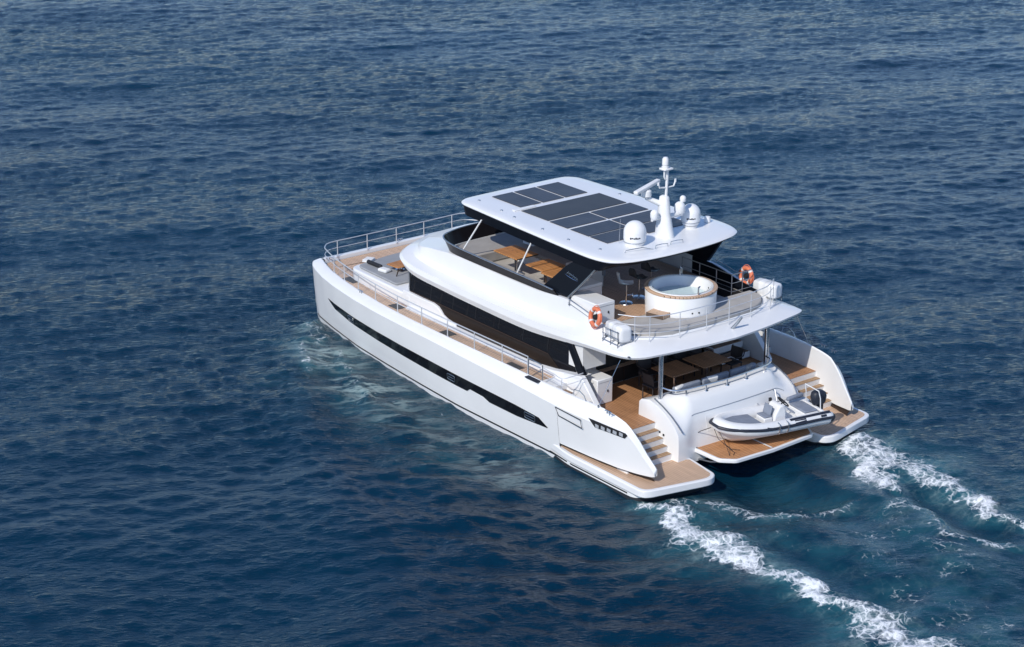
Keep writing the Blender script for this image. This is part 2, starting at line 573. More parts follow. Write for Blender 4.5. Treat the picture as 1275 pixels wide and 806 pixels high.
def sea_material():
    m = bpy.data.materials.new('sea water')
    m.use_nodes = True
    n = m.node_tree
    b = n.nodes['Principled BSDF']
    out = n.nodes['Material Output']
    b.inputs['IOR'].default_value = 1.31
    b.inputs['Roughness'].default_value = 0.08
    tc = n.nodes.new('ShaderNodeTexCoord')
    def noise(scale, detail, rot=0, sc=(1, 1, 1), rough=0.55):
        mp = n.nodes.new('ShaderNodeMapping')
        mp.vector_type = 'TEXTURE'        # x' of the texture runs along rot, stretched by sc
        mp.inputs['Rotation'].default_value = (0, 0, rot)
        mp.inputs['Scale'].default_value = sc
        n.links.new(tc.outputs['Object'], mp.inputs['Vector'])
        z = n.nodes.new('ShaderNodeTexNoise')
        z.inputs['Scale'].default_value = scale
        z.inputs['Detail'].default_value = detail
        z.inputs['Roughness'].default_value = rough
        n.links.new(mp.outputs[0], z.inputs['Vector'])
        return z.outputs['Fac']
    def math_(op, a, c=None, clamp=False):
        x = n.nodes.new('ShaderNodeMath')
        x.operation = op
        x.use_clamp = clamp
        for i, v in enumerate((a, c)):
            if v is None:
                continue
            if isinstance(v, (int, float)):
                x.inputs[i].default_value = v
            else:
                n.links.new(v, x.inputs[i])
        return x.outputs[0]
    def smooth(v, a, c):
        x = n.nodes.new('ShaderNodeMapRange')
        x.interpolation_type = 'SMOOTHSTEP'
        x.inputs['From Min'].default_value = a
        x.inputs['From Max'].default_value = c
        n.links.new(v, x.inputs['Value'])
        return x.outputs['Result']
    def attr(nm):
        a = n.nodes.new('ShaderNodeAttribute')
        a.attribute_name = nm
        return a.outputs['Fac']
    # small ripples
    r1 = noise(3.0, 6, R(66), (2.0, 1, 1))
    r2 = noise(9.5, 5, R(58), (2.2, 1, 1))
    bp1 = n.nodes.new('ShaderNodeBump')
    bp1.inputs['Strength'].default_value = 1.0
    bp1.inputs['Distance'].default_value = SEA_B[0]
    gust = math_('ADD', math_('MULTIPLY', smooth(noise(0.045, 3, R(50), (2.2, 1, 1)), 0.35, 0.65), 0.9), 0.5)
    n.links.new(math_('MULTIPLY', r1, gust), bp1.inputs['Height'])
    bp2 = n.nodes.new('ShaderNodeBump')
    bp2.inputs['Strength'].default_value = 1.0
    bp2.inputs['Distance'].default_value = SEA_B[1]
    n.links.new(math_('MULTIPLY', r2, gust), bp2.inputs['Height'])
    n.links.new(bp1.outputs[0], bp2.inputs['Normal'])
    # body colour: large patches of slightly different water, aerated water greener and paler
    big = noise(0.05, 4)
    mixa = n.nodes.new('ShaderNodeMix'); mixa.data_type = 'RGBA'
    n.links.new(smooth(big, 0.35, 0.68), mixa.inputs['Factor'])
    mixa.inputs[6].default_value = (*SEA_C[0], 1)
    mixa.inputs[7].default_value = (*SEA_C[1], 1)
    aer = attr('aerated')
    an = noise(0.8, 5)
    mixb = n.nodes.new('ShaderNodeMix'); mixb.data_type = 'RGBA'
    n.links.new(math_('MULTIPLY', aer, smooth(an, 0.25, 0.7), True), mixb.inputs['Factor'])
    n.links.new(mixa.outputs[2], mixb.inputs[6])
    mixb.inputs[7].default_value = (*SEA_C[2], 1)
    n.links.new(mixb.outputs[2], b.inputs['Base Color'])
    n.links.new(bp2.outputs[0], b.inputs['Normal'])
    # foam
    fo = attr('foam')
    n1 = noise(1.3, 8, 0, (1, 1, 1), 0.68)
    n2 = noise(6.0, 6, R(30), (1, 1, 1), 0.7)
    vor = n.nodes.new('ShaderNodeTexVoronoi')
    vor.feature = 'DISTANCE_TO_EDGE'
    vor.inputs['Scale'].default_value = 3.2
    wv = n.nodes.new('ShaderNodeMix'); wv.data_type = 'VECTOR'
    wv.inputs['Factor'].default_value = 0.25
    n.links.new(tc.outputs['Object'], wv.inputs[4])
    nzc = n.nodes.new('ShaderNodeTexNoise'); nzc.inputs['Scale'].default_value = 1.6; nzc.inputs['Detail'].default_value = 4
    n.links.new(tc.outputs['Object'], nzc.inputs['Vector'])
    n.links.new(nzc.outputs['Color'], wv.inputs[5])
    vec = n.nodes.new('ShaderNodeVectorMath'); vec.operation = 'MULTIPLY_ADD'
    n.links.new(nzc.outputs['Color'], vec.inputs[0]); vec.inputs[1].default_value = (0.9, 0.9, 0.9); n.links.new(tc.outputs['Object'], vec.inputs[2])
    n.links.new(vec.outputs[0], vor.inputs['Vector'])
    lace = smooth(vor.outputs['Distance'], 0.16, 0.0)
    pat = math_('ADD', math_('MULTIPLY', n1, 0.6), math_('MULTIPLY', n2, 0.4))
    pat = math_('ADD', pat, math_('MULTIPLY', lace, 0.10))
    thr = math_('ADD', math_('MULTIPLY', fo, -0.42), 0.825)
    dif = math_('SUBTRACT', pat, thr)
    fm = smooth(dif, -0.03, 0.2)
    fm = math_('MULTIPLY', fm, smooth(fo, 0.02, 0.15), True)
    foam = n.nodes.new('ShaderNodeBsdfPrincipled')
    foam.inputs['Base Color'].default_value = (0.80, 0.83, 0.85, 1)
    foam.inputs['Roughness'].default_value = 0.9
    bp3 = n.nodes.new('ShaderNodeBump')
    bp3.inputs['Strength'].default_value = 0.7
    bp3.inputs['Distance'].default_value = 0.12
    n.links.new(pat, bp3.inputs['Height'])
    n.links.new(bp3.outputs[0], foam.inputs['Normal'])
    # bubbles just under the surface: pale turquoise veils round the foam, thin streaks in the bow wash
    wash = attr('wash')
    s1 = noise(1.25, 8, R(58), (3.4, 1, 1), 0.6)
    s1 = math_('SUBTRACT', 1.0, math_('MULTIPLY', math_('ABSOLUTE', math_('SUBTRACT', s1, 0.5)), 2.0))      # ridges: thin crest lines of bubbles
    s2 = noise(0.4, 4, R(56), (2.0, 1, 1))
    streak = math_('MULTIPLY', smooth(s1, 0.86, 1.0), smooth(s2, 0.36, 0.60))
    streak = math_('MULTIPLY', streak, wash, True)
    vn = math_('ADD', math_('MULTIPLY', noise(1.3, 8, R(80), (1.6, 1, 1), 0.68), 0.8), math_('MULTIPLY', lace, 0.05))
    veil = math_('MULTIPLY', attr('veil'), smooth(vn, 0.36, 0.66), True)
    bub = math_('MAXIMUM', math_('MULTIPLY', streak, WASH_K), math_('MULTIPLY', veil, 0.75))
    mixc = n.nodes.new('ShaderNodeMix'); mixc.data_type = 'RGBA'
    n.links.new(bub, mixc.inputs['Factor'])
    n.links.new(mixb.outputs[2], mixc.inputs[6])
    mixc.inputs[7].default_value = (0.38, 0.49, 0.47, 1)
    n.links.new(mixc.outputs[2], b.inputs['Base Color'])
    ms = n.nodes.new('ShaderNodeMixShader')
    n.links.new(fm, ms.inputs[0])
    n.links.new(b.outputs[0], ms.inputs[1])
    n.links.new(foam.outputs[0], ms.inputs[2])
    n.links.new(ms.outputs[0], out.inputs['Surface'])
    return m

SEA_A = ((5.0, 11.0, 26, 4, 0.45, 0.046, -20), (1.8, 3.2, 6.0, 6, 0.40, 0.012, -14), (0.7, 1.3, 3.0, 5, 0.5, 0.0125, -24), (0.25, 0.6, 1.2, 2.5, 0.6, 0.0105, -36))
CHOP = 0.6
LOCAL = 0.032
SEA_B = (0.06, 0.055)
SEA_C = ((0.0002, 0.0185, 0.041), (0.0005, 0.024, 0.051), (0.03, 0.13, 0.16))
WAKES = [
    ([(0.0, 4.3, .25), (-1.2, 4.5, .45), (-2.4, 4.75, .7), (-3.4, 4.85, .65), (-4.3, 4.7, .45), (-5.3, 4.6, .38), (-6.4, 4.45, .32), (-7.4, 4.4, .42), (-8.4, 4.5, .75), (-9.8, 4.7, .8), (-12, 5, .8)], 0.92, 0.22),
    ([(-.3, 3.5, .3), (-1.18, 3.0, .35), (-2.36, 2.59, .32), (-2.93, 1.6, .26), (-3.5, .3, .2)], 0.72, 0.14),
    ([(-.3, 3.9, .7), (-1.5, 3.7, .7), (-2.5, 3.6, .5)], 0.5, 0.05),
    ([(-.5, -3.2, .35), (-1.2, -3.5, .6), (-2.4, -3.2, .7), (-3.3, -3.2, .65), (-4.1, -3.2, .5), (-5.3, -2.95, .38), (-6.6, -2.65, .3), (-7.5, -2.8, .22), (-9, -3, .2)], 0.92, 0.22),
    ([(-.8, -3.0, .4), (-2.2, -2.3, .45), (-3.35, -1.55, .38)], 0.95, 0.15),
    ([(-4.3, -1.7, .2), (-4.5, -.6, .2), (-5.2, -1.1, .25), (-6.35, -.5, .25), (-7.6, -1.3, .25), (-8.2, -1.8, .2)], 0.7, 0.12),
    ([(-3.0, 3.2, .25), (-4.4, 3.0, .25), (-6.0, 2.0, .25), (-7.0, 1.5, .2)], 0.42, 0.05),
    ([(-4.5, -.1, .5), (-6.0, .3, .5), (-8.0, .6, .6)], 0.50, 0.05),
    ([(-3.5, 1.6, .7), (-5.5, 1.4, .9), (-8.5, 2.6, .9), (-11, 2.5, .9)], 0.46, 0.04),
    ([(-2.0, -4.4, .5), (-5.0, -4.3, .6), (-8.0, -4.0, .6)], 0.37, 0.03),
    ([(-1.0, 1.9, .5), (-2.2, 1.2, .6)], 0.36, 0.0),
    ([(18.75, 3.5, .12), (17.6, 4.35, .16), (16.7, 5.0, .2), (15.4, 5.9, .2), (14.3, 6.5, .15)], 0.62, 0.10),
    ([(18.5, 3.75, .12), (16.8, 4.4, .13), (15.4, 4.85, .16), (13.2, 5.5, .16), (11.3, 6.4, .12)], 0.58, 0.10),
    ([(16.5, 4.8, .6), (14.0, 5.6, .8), (11.0, 6.2, .7)], 0.36, 0.0),
    ([(10.0, 4.75, .4), (6.0, 4.8, .4), (2.0, 4.8, .3)], 0.34, 0.0),
]
AERATED = [
    ([(17.5, 4.6, .5), (14.0, 5.8, 1.3), (10.0, 6.4, 1.6), (6.0, 7.0, 1.6)], 0.42),
    ([(0, 4.2, .8), (-3, 4.6, 1.3), (-7, 4.5, 1.2), (-12, 4.8, 1.6)], 0.6),
    ([(0, -3.2, .8), (-3, -3.0, 1.5), (-7, -2.6, 1.2), (-12, -2.8, 1.2)], 0.6),
    ([(-1, 0.5, 1.0), (-3.0, 0.5, 1.6)], 0.35),
]
WASH_K = 0.74
BOW_WASH = [([(18.6, 3.9, .3), (16.5, 5.0, .9), (13.5, 5.7, 1.2), (10.5, 6.0, 1.2)], .9), ([(10.5, 6.0, 1.2), (7.0, 6.2, 1.1), (3.0, 6.3, .9)], .45)]
WASH = [([(18.2, 4.2, .5), (15.5, 5.2, 1.3), (11.0, 6.2, 1.9), (6.0, 7.0, 2.4), (2.0, 8.0, 2.5), (-1.5, 8.8, 2.2)], 1.0), ([(-1.5, 8.8, 2.4), (-4.5, 9.4, 2.2)], .55)]
SWELLS = [
    ([(18.2, 4.2, .5), (15.5, 6.3, .8), (11.5, 8.6, 1.1), (6.0, 11.0, 1.6), (-2.0, 14.0, 2.0)], 1, 0.13),
    ([(13.0, 5.6, .5), (9.0, 6.9, .8), (4.0, 8.6, 1.0), (-2.0, 10.8, 1.3)], 1, 0.10),
    ([(-1.5, -.4, .5), (-4.5, -.9, .8), (-8.0, 0.3, 1.2)], 1, 0.22),
    ([(-3.5, 2.2, .8), (-7.0, 2.2, 1.0)], 1, 0.14),
]
TROUGHS = [([(0.0, 1.0, .9), (-2.5, 1.2, 1.1)], 0.28), ([(-4.0, 3.4, .5), (-8.0, 3.3, .6)], 0.12), ([(-4.5, -1.9, .5), (-7.0, -1.8, .5)], 0.15)]
sea = build_sea()
sea.data.materials.append(sea_material())

# ------------------------------------------------------------------ catamaran: hull
BOAT = empty('catamaran', (0, 0, 0), 0, 'large white motor catamaran with teak decks, black window bands and solar panels on its roof', 'catamaran')

def ip(x, xs, ys):
    return float(np.interp(x, xs, ys))
HX = [0, 10, 12, 13.5, 15, 16.5, 17.5, 18.3, 18.8, 19.1]
HY = [4.6, 4.6, 4.58, 4.5, 4.35, 4.12, 3.9, 3.65, 3.45, 3.25]
def yk(x): return ip(x, HX, HY)
def zk(x): return ip(x, [0, 3, 6, 10, 12, 19.2], [1.76, 1.78, 1.88, 1.99, 2.02, 1.98])
def ywl(x): return ip(x, [0, 9, 11.1, 13.3, 15.3, 17.5, 18.6, 19.1], [4.38, 4.40, 4.27, 4.10, 3.92, 3.55, 3.33, 3.12])
def zcap(x): return ip(x, [1.2, 1.6, 2.4, 3.2, 19.2], [2.10, 2.15, 2.19, 2.17, 2.17])

BOWX = 19.08
def hull_side(s):
    mb = MB()
    n = 64
    def row(xa, xb, yf, zf, wob=None):
        out = []
        for i in range(n + 1):
            t = i / n
            t = 1 - (1 - t) ** 1.35
            x = xa + (xb - xa) * t
            out.append((x, s * yf(x), zf(x)))
        return out
    # main outer shell, aft of x=3.9 it ends over the recess above the swim platform
    XA = 3.92
    rows = [row(XA, BOWX - .06, lambda x: ywl(x) - .12, lambda x: -0.7),
            row(XA, BOWX - .02, lambda x: ywl(x), lambda x: 0.0),
            row(XA, BOWX, lambda x: ywl(x) + (yk(x) - ywl(x)) * .35, lambda x: 0.5),
            row(XA, BOWX + .02, lambda x: ywl(x) + (yk(x) - ywl(x)) * .75, lambda x: 1.2),
            row(XA, BOWX + .02, yk, zk),
            row(XA, BOWX - .03, lambda x: yk(x) - .06, lambda x: zk(x) + .06),
            row(XA, BOWX - .25, lambda x: yk(x) - .31, lambda x: zcap(x) - .01),
            row(XA, BOWX - .30, lambda x: yk(x) - .36, zcap),
            row(XA, BOWX - .40, lambda x: yk(x) - .41, lambda x: zcap(x) - .02),
            row(XA, BOWX - .42, lambda x: yk(x) - .42, lambda x: 1.9)]
    mb.loft(rows, flip=(s < 0))
    # stem to the inner side of the demihull
    inner = [(BOWX - .05, s * 2.95, -0.7), (BOWX, s * 2.95, 0.0), (BOWX, s * 2.95, 0.5), (BOWX, s * 2.9, 1.2)]
    ins2 = [(BOWX - 3, s * 2.2, -0.7), (BOWX - 3, s * 2.2, 0), (BOWX - 3, s * 2.2, .5), (BOWX - 3, s * 2.2, 1.2)]
    ins3 = [(XA - 2, s * 2.2, -0.7), (XA - 2, s * 2.2, 0), (XA - 2, s * 2.2, .5), (XA - 2, s * 2.2, 1.2)]
    mb.loft([[r[-1] for r in rows[:4]], inner, ins2, ins3])
    # the aft quarter: wing that sweeps down to the stern
    def wing(t, yoff_top, zrow):
        pass
    wx = [3.92, 3.4, 3.0, 2.6, 2.3, 2.0, 1.75, 1.55, 1.37, 1.17, 1.0, .85, .7, .58, .46, .35, .27, .24]
    top = lambda x: ip(x, [.24, .27, .58, .90, 1.17, 1.37, 1.64, 2.3, 3.0, 3.92], [.93, .98, 1.30, 1.67, 1.90, 2.03, 2.10, 2.175, 2.185, 2.17])
    bot = lambda x: ip(x, [.24, .35, .82, 1.45, 2.55, 3.92], [.70, .67, .63, .61, .605, .61])
    yin = lambda x: ip(x, [.24, .6, 1.4, 4], [3.93, 4.0, 4.12, 4.19])
    secs = []
    for x in wx:
        zt, zb = top(x), bot(x)
        kn = min(zk(x), zt - .12)
        yo = ip(x, [.24, .8, 1.5, 2.5, 4], [4.05, 4.20, 4.36, 4.52, 4.6])
        yb = ip(x, [.24, .8, 1.5, 2.5, 3.9], [4.02, 4.15, 4.28, 4.38, 4.47])
        capo = min(.28, yo - yin(x) - .03)
        zi = zb + .002
        secs.append([(x, s * yin(x), zi), (x, s * yb, zb - .0), (x, s * (yb + (yo - yb) * .6), zb + (kn - zb) * .55), (x, s * yo, kn), (x, s * (yo - .05), kn + .05),
                     (x, s * (yo - capo), zt - .01), (x, s * (yin(x) + .04), zt), (x, s * (yin(x)), zt - .03), (x, s * yin(x), zi + .01)])
    mb.loft(secs)
    e = secs[-1]
    mb.add(e, [tuple(range(1, 8))])
    return mb
h = MB()
for s in (1, -1):
    q = hull_side(s)
    h.add(q.v, q.f)
# front crossbeam between the bows and the bridge-deck underside
fb = [(18.98, 0.9), (19.04, 1.6), (19.1, 2.02), (19.02, 2.08), (18.8, 2.16), (18.72, 2.17), (18.62, 2.15), (18.6, 1.9)]
h.loft([[(x - 0.0, y, z) for x, z in fb] for y in np.linspace(-3.05, 3.05, 9)])
h.add([(18.9, -2.95, 0.9), (18.9, 2.95, .9), (1.6, 2.6, .8), (1.6, -2.6, .8)], [(0, 1, 2, 3)])
HULL = h.build('hull', WHITE, BOAT, smooth=28)
# bow corners: rounded caps between crossbeam and sides
for s in (1, -1):
    mb = MB()
    fr = []
    for (px_, py_, f_) in ((19.06, 3.22, 0), (19.11, 3.15, .5), (19.1, 3.02, 1)):
        fr.append([(px_ - .04, s * py_, 0.5), (px_, s * py_, 1.4), (px_, s * py_, 1.98), (px_ - .06, s * (py_ - .04), 2.06), (px_ - .34, s * (py_ - .2), 2.165), (px_ - .40, s * (py_ - .22), 2.16), (px_ - .46, s * (py_ - .25), 1.9)])
    mb.loft(fr)
    mb.build('bow_corner', WHITE, HULL, smooth=50)
# boot stripe
for s in (1, -1):
    mb = MB()
    xs = np.linspace(3.0, 18.9, 50)
    mb.loft([[(x, s * (ywl(x) + .012 + (yk(x) - ywl(x)) * .35 * .14 / .5 + 0.0), .12) for x in xs], [(x, s * (ywl(x) + .012 + (yk(x) - ywl(x)) * .35 * .19 / .5), .175) for x in xs]])
    mb.build('boot_stripe', BLACK, HULL)

# swim platforms
for s in (1, -1):
    out = [(4.6, 4.40), (4.0, 4.50), (3.4, 4.62), (0.25, 4.64), (0.06, 4.58), (-0.05, 4.40), (-0.42, 2.75), (-0.46, 2.45), (-0.30, 2.16), (0.9, 1.98), (2.6, 2.2), (4.6, 2.4)]
    out = rounded([(x, s * y, 0) for x, y in out], [0, .3, .3, .12, .1, .25, .12, .14, .2, .1, 0, 0], 4)
    pl = [(x, y) for x, y, z in out]
    mb = MB().prism(pl, 0.265, 0.485)
    p = mb.build('swim_platform', WHITE, BOAT, bevel=.03)
    cx, cy = 1.5, s * 3.4
    ins = rounded([(x, s * y, 0) for x, y in ((3.95, 4.40), (3.3, 4.50), (0.30, 4.52), (0.16, 4.48), (0.06, 4.34), (-0.31, 2.75), (-0.34, 2.5), (-0.22, 2.27), (0.9, 2.08), (1.2, 2.46), (1.25, 3.95), (1.4, 4.1), (3.95, 4.28))], [0, 0, .1, .1, .2, .1, .12, .15, .02, 0, 0, 0, 0], 4)
    fill([ins], 0.4895, 'teak_deck', TEAKP, p)
    # recess above the outboard strip, painted dark for the wing's shade, and hull foot below the platform
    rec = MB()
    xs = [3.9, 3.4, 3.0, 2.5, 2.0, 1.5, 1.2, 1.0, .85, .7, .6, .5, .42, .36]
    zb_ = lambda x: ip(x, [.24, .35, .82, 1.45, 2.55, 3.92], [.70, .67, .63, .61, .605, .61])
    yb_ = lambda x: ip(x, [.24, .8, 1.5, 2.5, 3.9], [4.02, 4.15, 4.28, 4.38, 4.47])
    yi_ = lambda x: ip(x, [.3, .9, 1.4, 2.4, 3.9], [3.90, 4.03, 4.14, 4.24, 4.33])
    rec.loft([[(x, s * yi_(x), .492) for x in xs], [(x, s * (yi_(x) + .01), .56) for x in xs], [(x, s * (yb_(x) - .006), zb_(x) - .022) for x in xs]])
    xt = [1.5, 1.2, 1.0, .85, .7, .58, .46, .35, .27]  # dark sheet under the wing tip, shade put into its colour
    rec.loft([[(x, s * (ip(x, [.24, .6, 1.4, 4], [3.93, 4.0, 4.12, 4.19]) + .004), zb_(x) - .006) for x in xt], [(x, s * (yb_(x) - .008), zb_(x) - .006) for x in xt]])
    rec.build('recess_shade', BROWN_SHADE_TRIM, p)
    fp = [(x * .9 + .40, s * (abs(y) * .93 + .27)) for x, y in pl]
    MB().prism(fp, .125, .263).build('platform_foot', WHITE, p)
    MB().prism([(x, y * .997) for x, y in fp], -.5, .122).build('underside', ANTIF, p)
    st = MB()
    xs = [4.4, 3.6, 3.2, .75]
    st.loft([[(x, s * ip(x, [.4, 3.2, 3.6, 4.4], [4.592, 4.575, 4.54, 4.45]), .17) for x in xs], [(x, s * ip(x, [.4, 3.2, 3.6, 4.4], [4.592, 4.575, 4.54, 4.45]), .215) for x in xs]])
    st.build('pinstripe', BLACK, p)

# hull window bands
def band(s):
    topx = [4.40, 4.81, 5.91, 8.00, 10.21, 12.58, 15.41, 17.15]
    topz = [0.95, 1.15, 1.20, 1.225, 1.265, 1.30, 1.31, 1.33]
    botx = [4.42, 5.91, 7.26, 7.57, 8.23, 8.40, 10.22, 12.33, 13.94, 15.43, 16.6, 17.15]
    botz = [0.93, 0.83, 0.83, 0.93, 0.96, 0.845, 0.87, 0.93, 0.97, 1.01, 1.10, 1.32]
    xs = sorted(set(list(np.linspace(4.42, 17.14, 90)) + botx + topx))
    xs = [x for x in xs if 4.42 <= x <= 17.14]
    def yy(x, z):
        a, b_ = ywl(x), yk(x)
        z1 = 1.2
        if z < z1:
            y = a + (b_ - a) * (.35 + .40 * (z - .5) / .7)
        else:
            y = a + (b_ - a) * (.75 + .25 * (z - z1) / (zk(x) - z1))
        return s * (y + .012)
    top = [(x, yy(x, ip(x, topx, topz)), ip(x, topx, topz)) for x in xs]
    mid = [(x, yy(x, .5 * (ip(x, topx, topz) + ip(x, botx, botz))), .5 * (ip(x, topx, topz) + ip(x, botx, botz))) for x in xs]
    bot = [(x, yy(x, ip(x, botx, botz)), ip(x, botx, botz)) for x in xs]
    bm_ = MB().loft([bot, mid, top])
    bnd = bm_.build('hull_window', GLASS, BOAT, recalc=False)
    # opening port lights in the band
    for (x0, x1) in ((15.1, 15.5), (9.0, 9.4), (5.0, 5.5)):
        zc = .5 * (ip(x0, topx, topz) + ip(x0, botx, botz))
        hz = .095
        fr = MB()
        path = [(x0, zc - hz), (x1, zc - hz + .01), (x1, zc + hz), (x0, zc + hz)]
        pp = rounded([(a, 0, z) for a, z in path], .05, 3)
        fr.tube([(a, yy(a, z) + s * .004, z) for a, _, z in pp], .012, 6, closed=True)
        fr.tube([(x0 + .05, yy(x0, zc) + s * .004, zc), (x1 - .05, yy(x1, zc) + s * .004, zc)], .008, 6)
        fr.build('porthole_frame', STEELD, bnd)
    # pale panel between (light behind the glass)
    return bnd
for s in (1, -1):
    band(s)

# boarding door outline, exhaust grille and fittings on each quarter
for s in (1, -1):
    y = lambda x, z: s * (ip(z, [.5, 1.2, 1.85], [4.47, 4.56, 4.60]) + .008)
    c = [(3.97, 1.66 + .06), (3.97, 1.63), (3.90, 1.50)]
    pts = [(3.98, 1.77), (2.84, 1.74), (2.78, 1.49), (3.84, 1.54)]
    MB().tube([(x, y(x, z), z) for x, z in pts], .014, 6, closed=True).build('boarding_door_seal', NAVY, HULL)
    ex = [(2.47, 1.72), (0.92, 1.72), (0.86, 1.62), (1.05, 1.55), (2.2, 1.56)]
    ex = [(2.55, 1.88), (1.20, 1.79), (1.13, 1.74), (1.22, 1.63), (2.30, 1.665)]
    ys = lambda x: ip(x, [.25, .8, 1.5, 2.5, 4], [4.052, 4.202, 4.362, 4.522, 4.602])
    g = MB().slab([(x, s * (ys(x) + .004), z) for x, z in ex], (0, s * .012, 0)).build('exhaust_grille', BLACKM, HULL)
    for x in (1.34, 1.56, 1.78, 2.0, 2.22):
        MB().slab([(x - .075, s * (ys(x) + .018), 1.665), (x + .085, s * (ys(x) + .018), 1.675), (x + .075, s * (ys(x) + .018), 1.775), (x - .085, s * (ys(x) + .018), 1.765)], (0, s * .006, 0)).build('louvre', RAIL, g)

# ------------------------------------------------------------------ decks
def deck_in(x): return yk(x) - .42
side_out = [(x, deck_in(x)) for x in np.linspace(4.72, 18.2, 30)]
outline = [(x, y, 0) for x, y in side_out] + [(18.5, 3.05, 0), (18.58, 2.8, 0)]
outline = outline + [(x, -y, 0) for x, y, z in outline[::-1]]
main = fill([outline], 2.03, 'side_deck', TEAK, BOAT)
for s in (1, -1):                                     # dark deck hatches
    for (x, w) in ((16.5, .32), (13.35, .26), (10.3, .26), (6.75, .32)):
        y = ip(x, [6, 10, 13, 16.5], [3.98, 3.86, 3.72, 3.36])
        MB().box(x - w, x + w, s * y - .16, s * y + .16, 2.032, 2.05).build('deck_hatch', BLACKM, main, bevel=.008)
# joint lines across the foredeck
for x0, x1 in ((17.55, 17.2), (18.0, 17.7)):
    MB().obox(((x0 + x1) / 2, 1.9, 2.035), (x1 - x0, 0.0 - 3.2, 0), (3.2, x1 - x0, 0), (0, 0, 1), 1.0, .012, .003).build('deck_seam', BROWN_SHADE_TRIM, main)
# cleats and windlass on the bulwark
def cleat(p, rz, parent):
    mb = MB()
    mb.tube([(-.14, 0, .07), (-.08, 0, .085), (.08, 0, .085), (.14, 0, .07)], .018, 8)
    mb.tube([(-.05, 0, 0), (-.05, 0, .08)], .018, 8).tube([(.05, 0, 0), (.05, 0, .08)], .018, 8)
    o = mb.build('cleat', STEEL, parent)
    o.location = p
    o.rotation_euler = (0, 0, rz)
for p, rz in (((18.55, 2.95, 2.16), .8), ((18.75, -.2, 2.16), PI / 2), ((18.55, -2.95, 2.16), -.8), ((14.9, 4.05, 2.16), 0), ((1.9, -4.35, 2.17), 0), ((1.45, -4.33, 2.13), .1), ((1.9, 4.35, 2.17), 0)):
    cleat(p, rz, HULL)
MB().lathe([(0, .22), (.10, .22), (.12, .18), (.10, .06), (.14, 0)], 16).build('capstan', WHITE2, main).location = (18.3, -2.95, 2.06)

# ------------------------------------------------------------------ forward lounge (sunken sunpad)
lo = rounded([(16.95, 1.5, 0), (16.7, 3.28, 0), (13.0, 3.40, 0), (13.0, -3.40, 0), (16.7, -3.28, 0), (16.95, -1.5, 0)], [.4, .35, 0, 0, .35, .4], 5)
MB().prism([(x, y) for x, y, z in lo], 2.0, 2.44).build('lounge_coaming', WHITE, BOAT, bevel=.05, seg=3)
pad = rounded([(16.78, 1.45, 0), (16.53, 3.10, 0), (14.1, 3.17, 0), (14.1, -3.17, 0), (16.53, -3.10, 0), (16.78, -1.45, 0)], [.35, .28, .1, .1, .28, .35], 5)
SUNPAD = tag(MB().prism([(x, y) for x, y, z in pad], 2.445, 2.52).build('sunpad', PADGREY, None, bevel=.03), 'pale grey sunpad filling the forward lounge ahead of the cabin', 'sunpad')
# bolster seat and table of the lounge
t = empty('lounge_table', (15.2, 2.25, 2.521), .1, 'small orange teak table on the grey forward sunpad', 'table')
MB().box(-.30, .30, -.34, .34, .18, .22).build('tabletop', TEAKTAB, t, bevel=.02)
MB().lathe([(.16, 0), (.16, .02), (.04, .04), (.04, .18)], 14).build('pedestal', STEEL, t)
c = empty('bolster_cushion', (16.02, 2.72, 2.523), 0.04, 'black bolster cushion lying on the grey forward sunpad', 'cushion')
MB().tube([(-.40, 0, .08), (-.36, 0, .08), (.36, 0, .08), (.40, 0, .08)], [.04, .07, .07, .04], 12).build('padding', BLACKM, c)
c = empty('folded_towel', (16.62, 2.55, 2.523), .5, 'folded white towel on the front edge of the forward sunpad', 'towel')
MB().box(-.16, .16, -.2, .2, 0, .05).box(-.155, .155, -.19, .19, .052, .09).build('cloth', CUSHW, c, bevel=.018)
c = empty('white_pillow', (15.35, 2.78, 2.523), .2, 'white pillow beside the small orange table of the forward lounge', 'pillow')
MB().box(-.2, .2, -.14, .14, 0, .12).build('padding', CUSHW, c, bevel=.05, seg=3)
tag(MB().tube([(0, 0, 0), (-.05, -.05, .25), (-.02, -.3, .32), (.1, -.5, .3)], .02, 8).build('grab_handle', BROWN_SHADE_TRIM, BOAT)).location = (14.72, 2.75, 2.44)

# ------------------------------------------------------------------ main cabin
cw = [(5.0, 3.16), (13.0, 3.16), (13.45, 2.8), (13.8, 1.6), (13.9, 0)]
cw = cw + [(x, -y) for x, y in cw[::-1][1:]]
CAB = MB().prism(cw, 1.42, 3.5).build('cabin', WHITE, BOAT)
CHEEK = [(13.5, 2.05), (13.4, 2.55), (12.4, 2.53), (11.75, 2.53), (11.5, 2.48), (11.35, 2.40), (11.2, 2.29), (10.95, 2.22), (10.5, 2.17), (10.5, 2.05)]
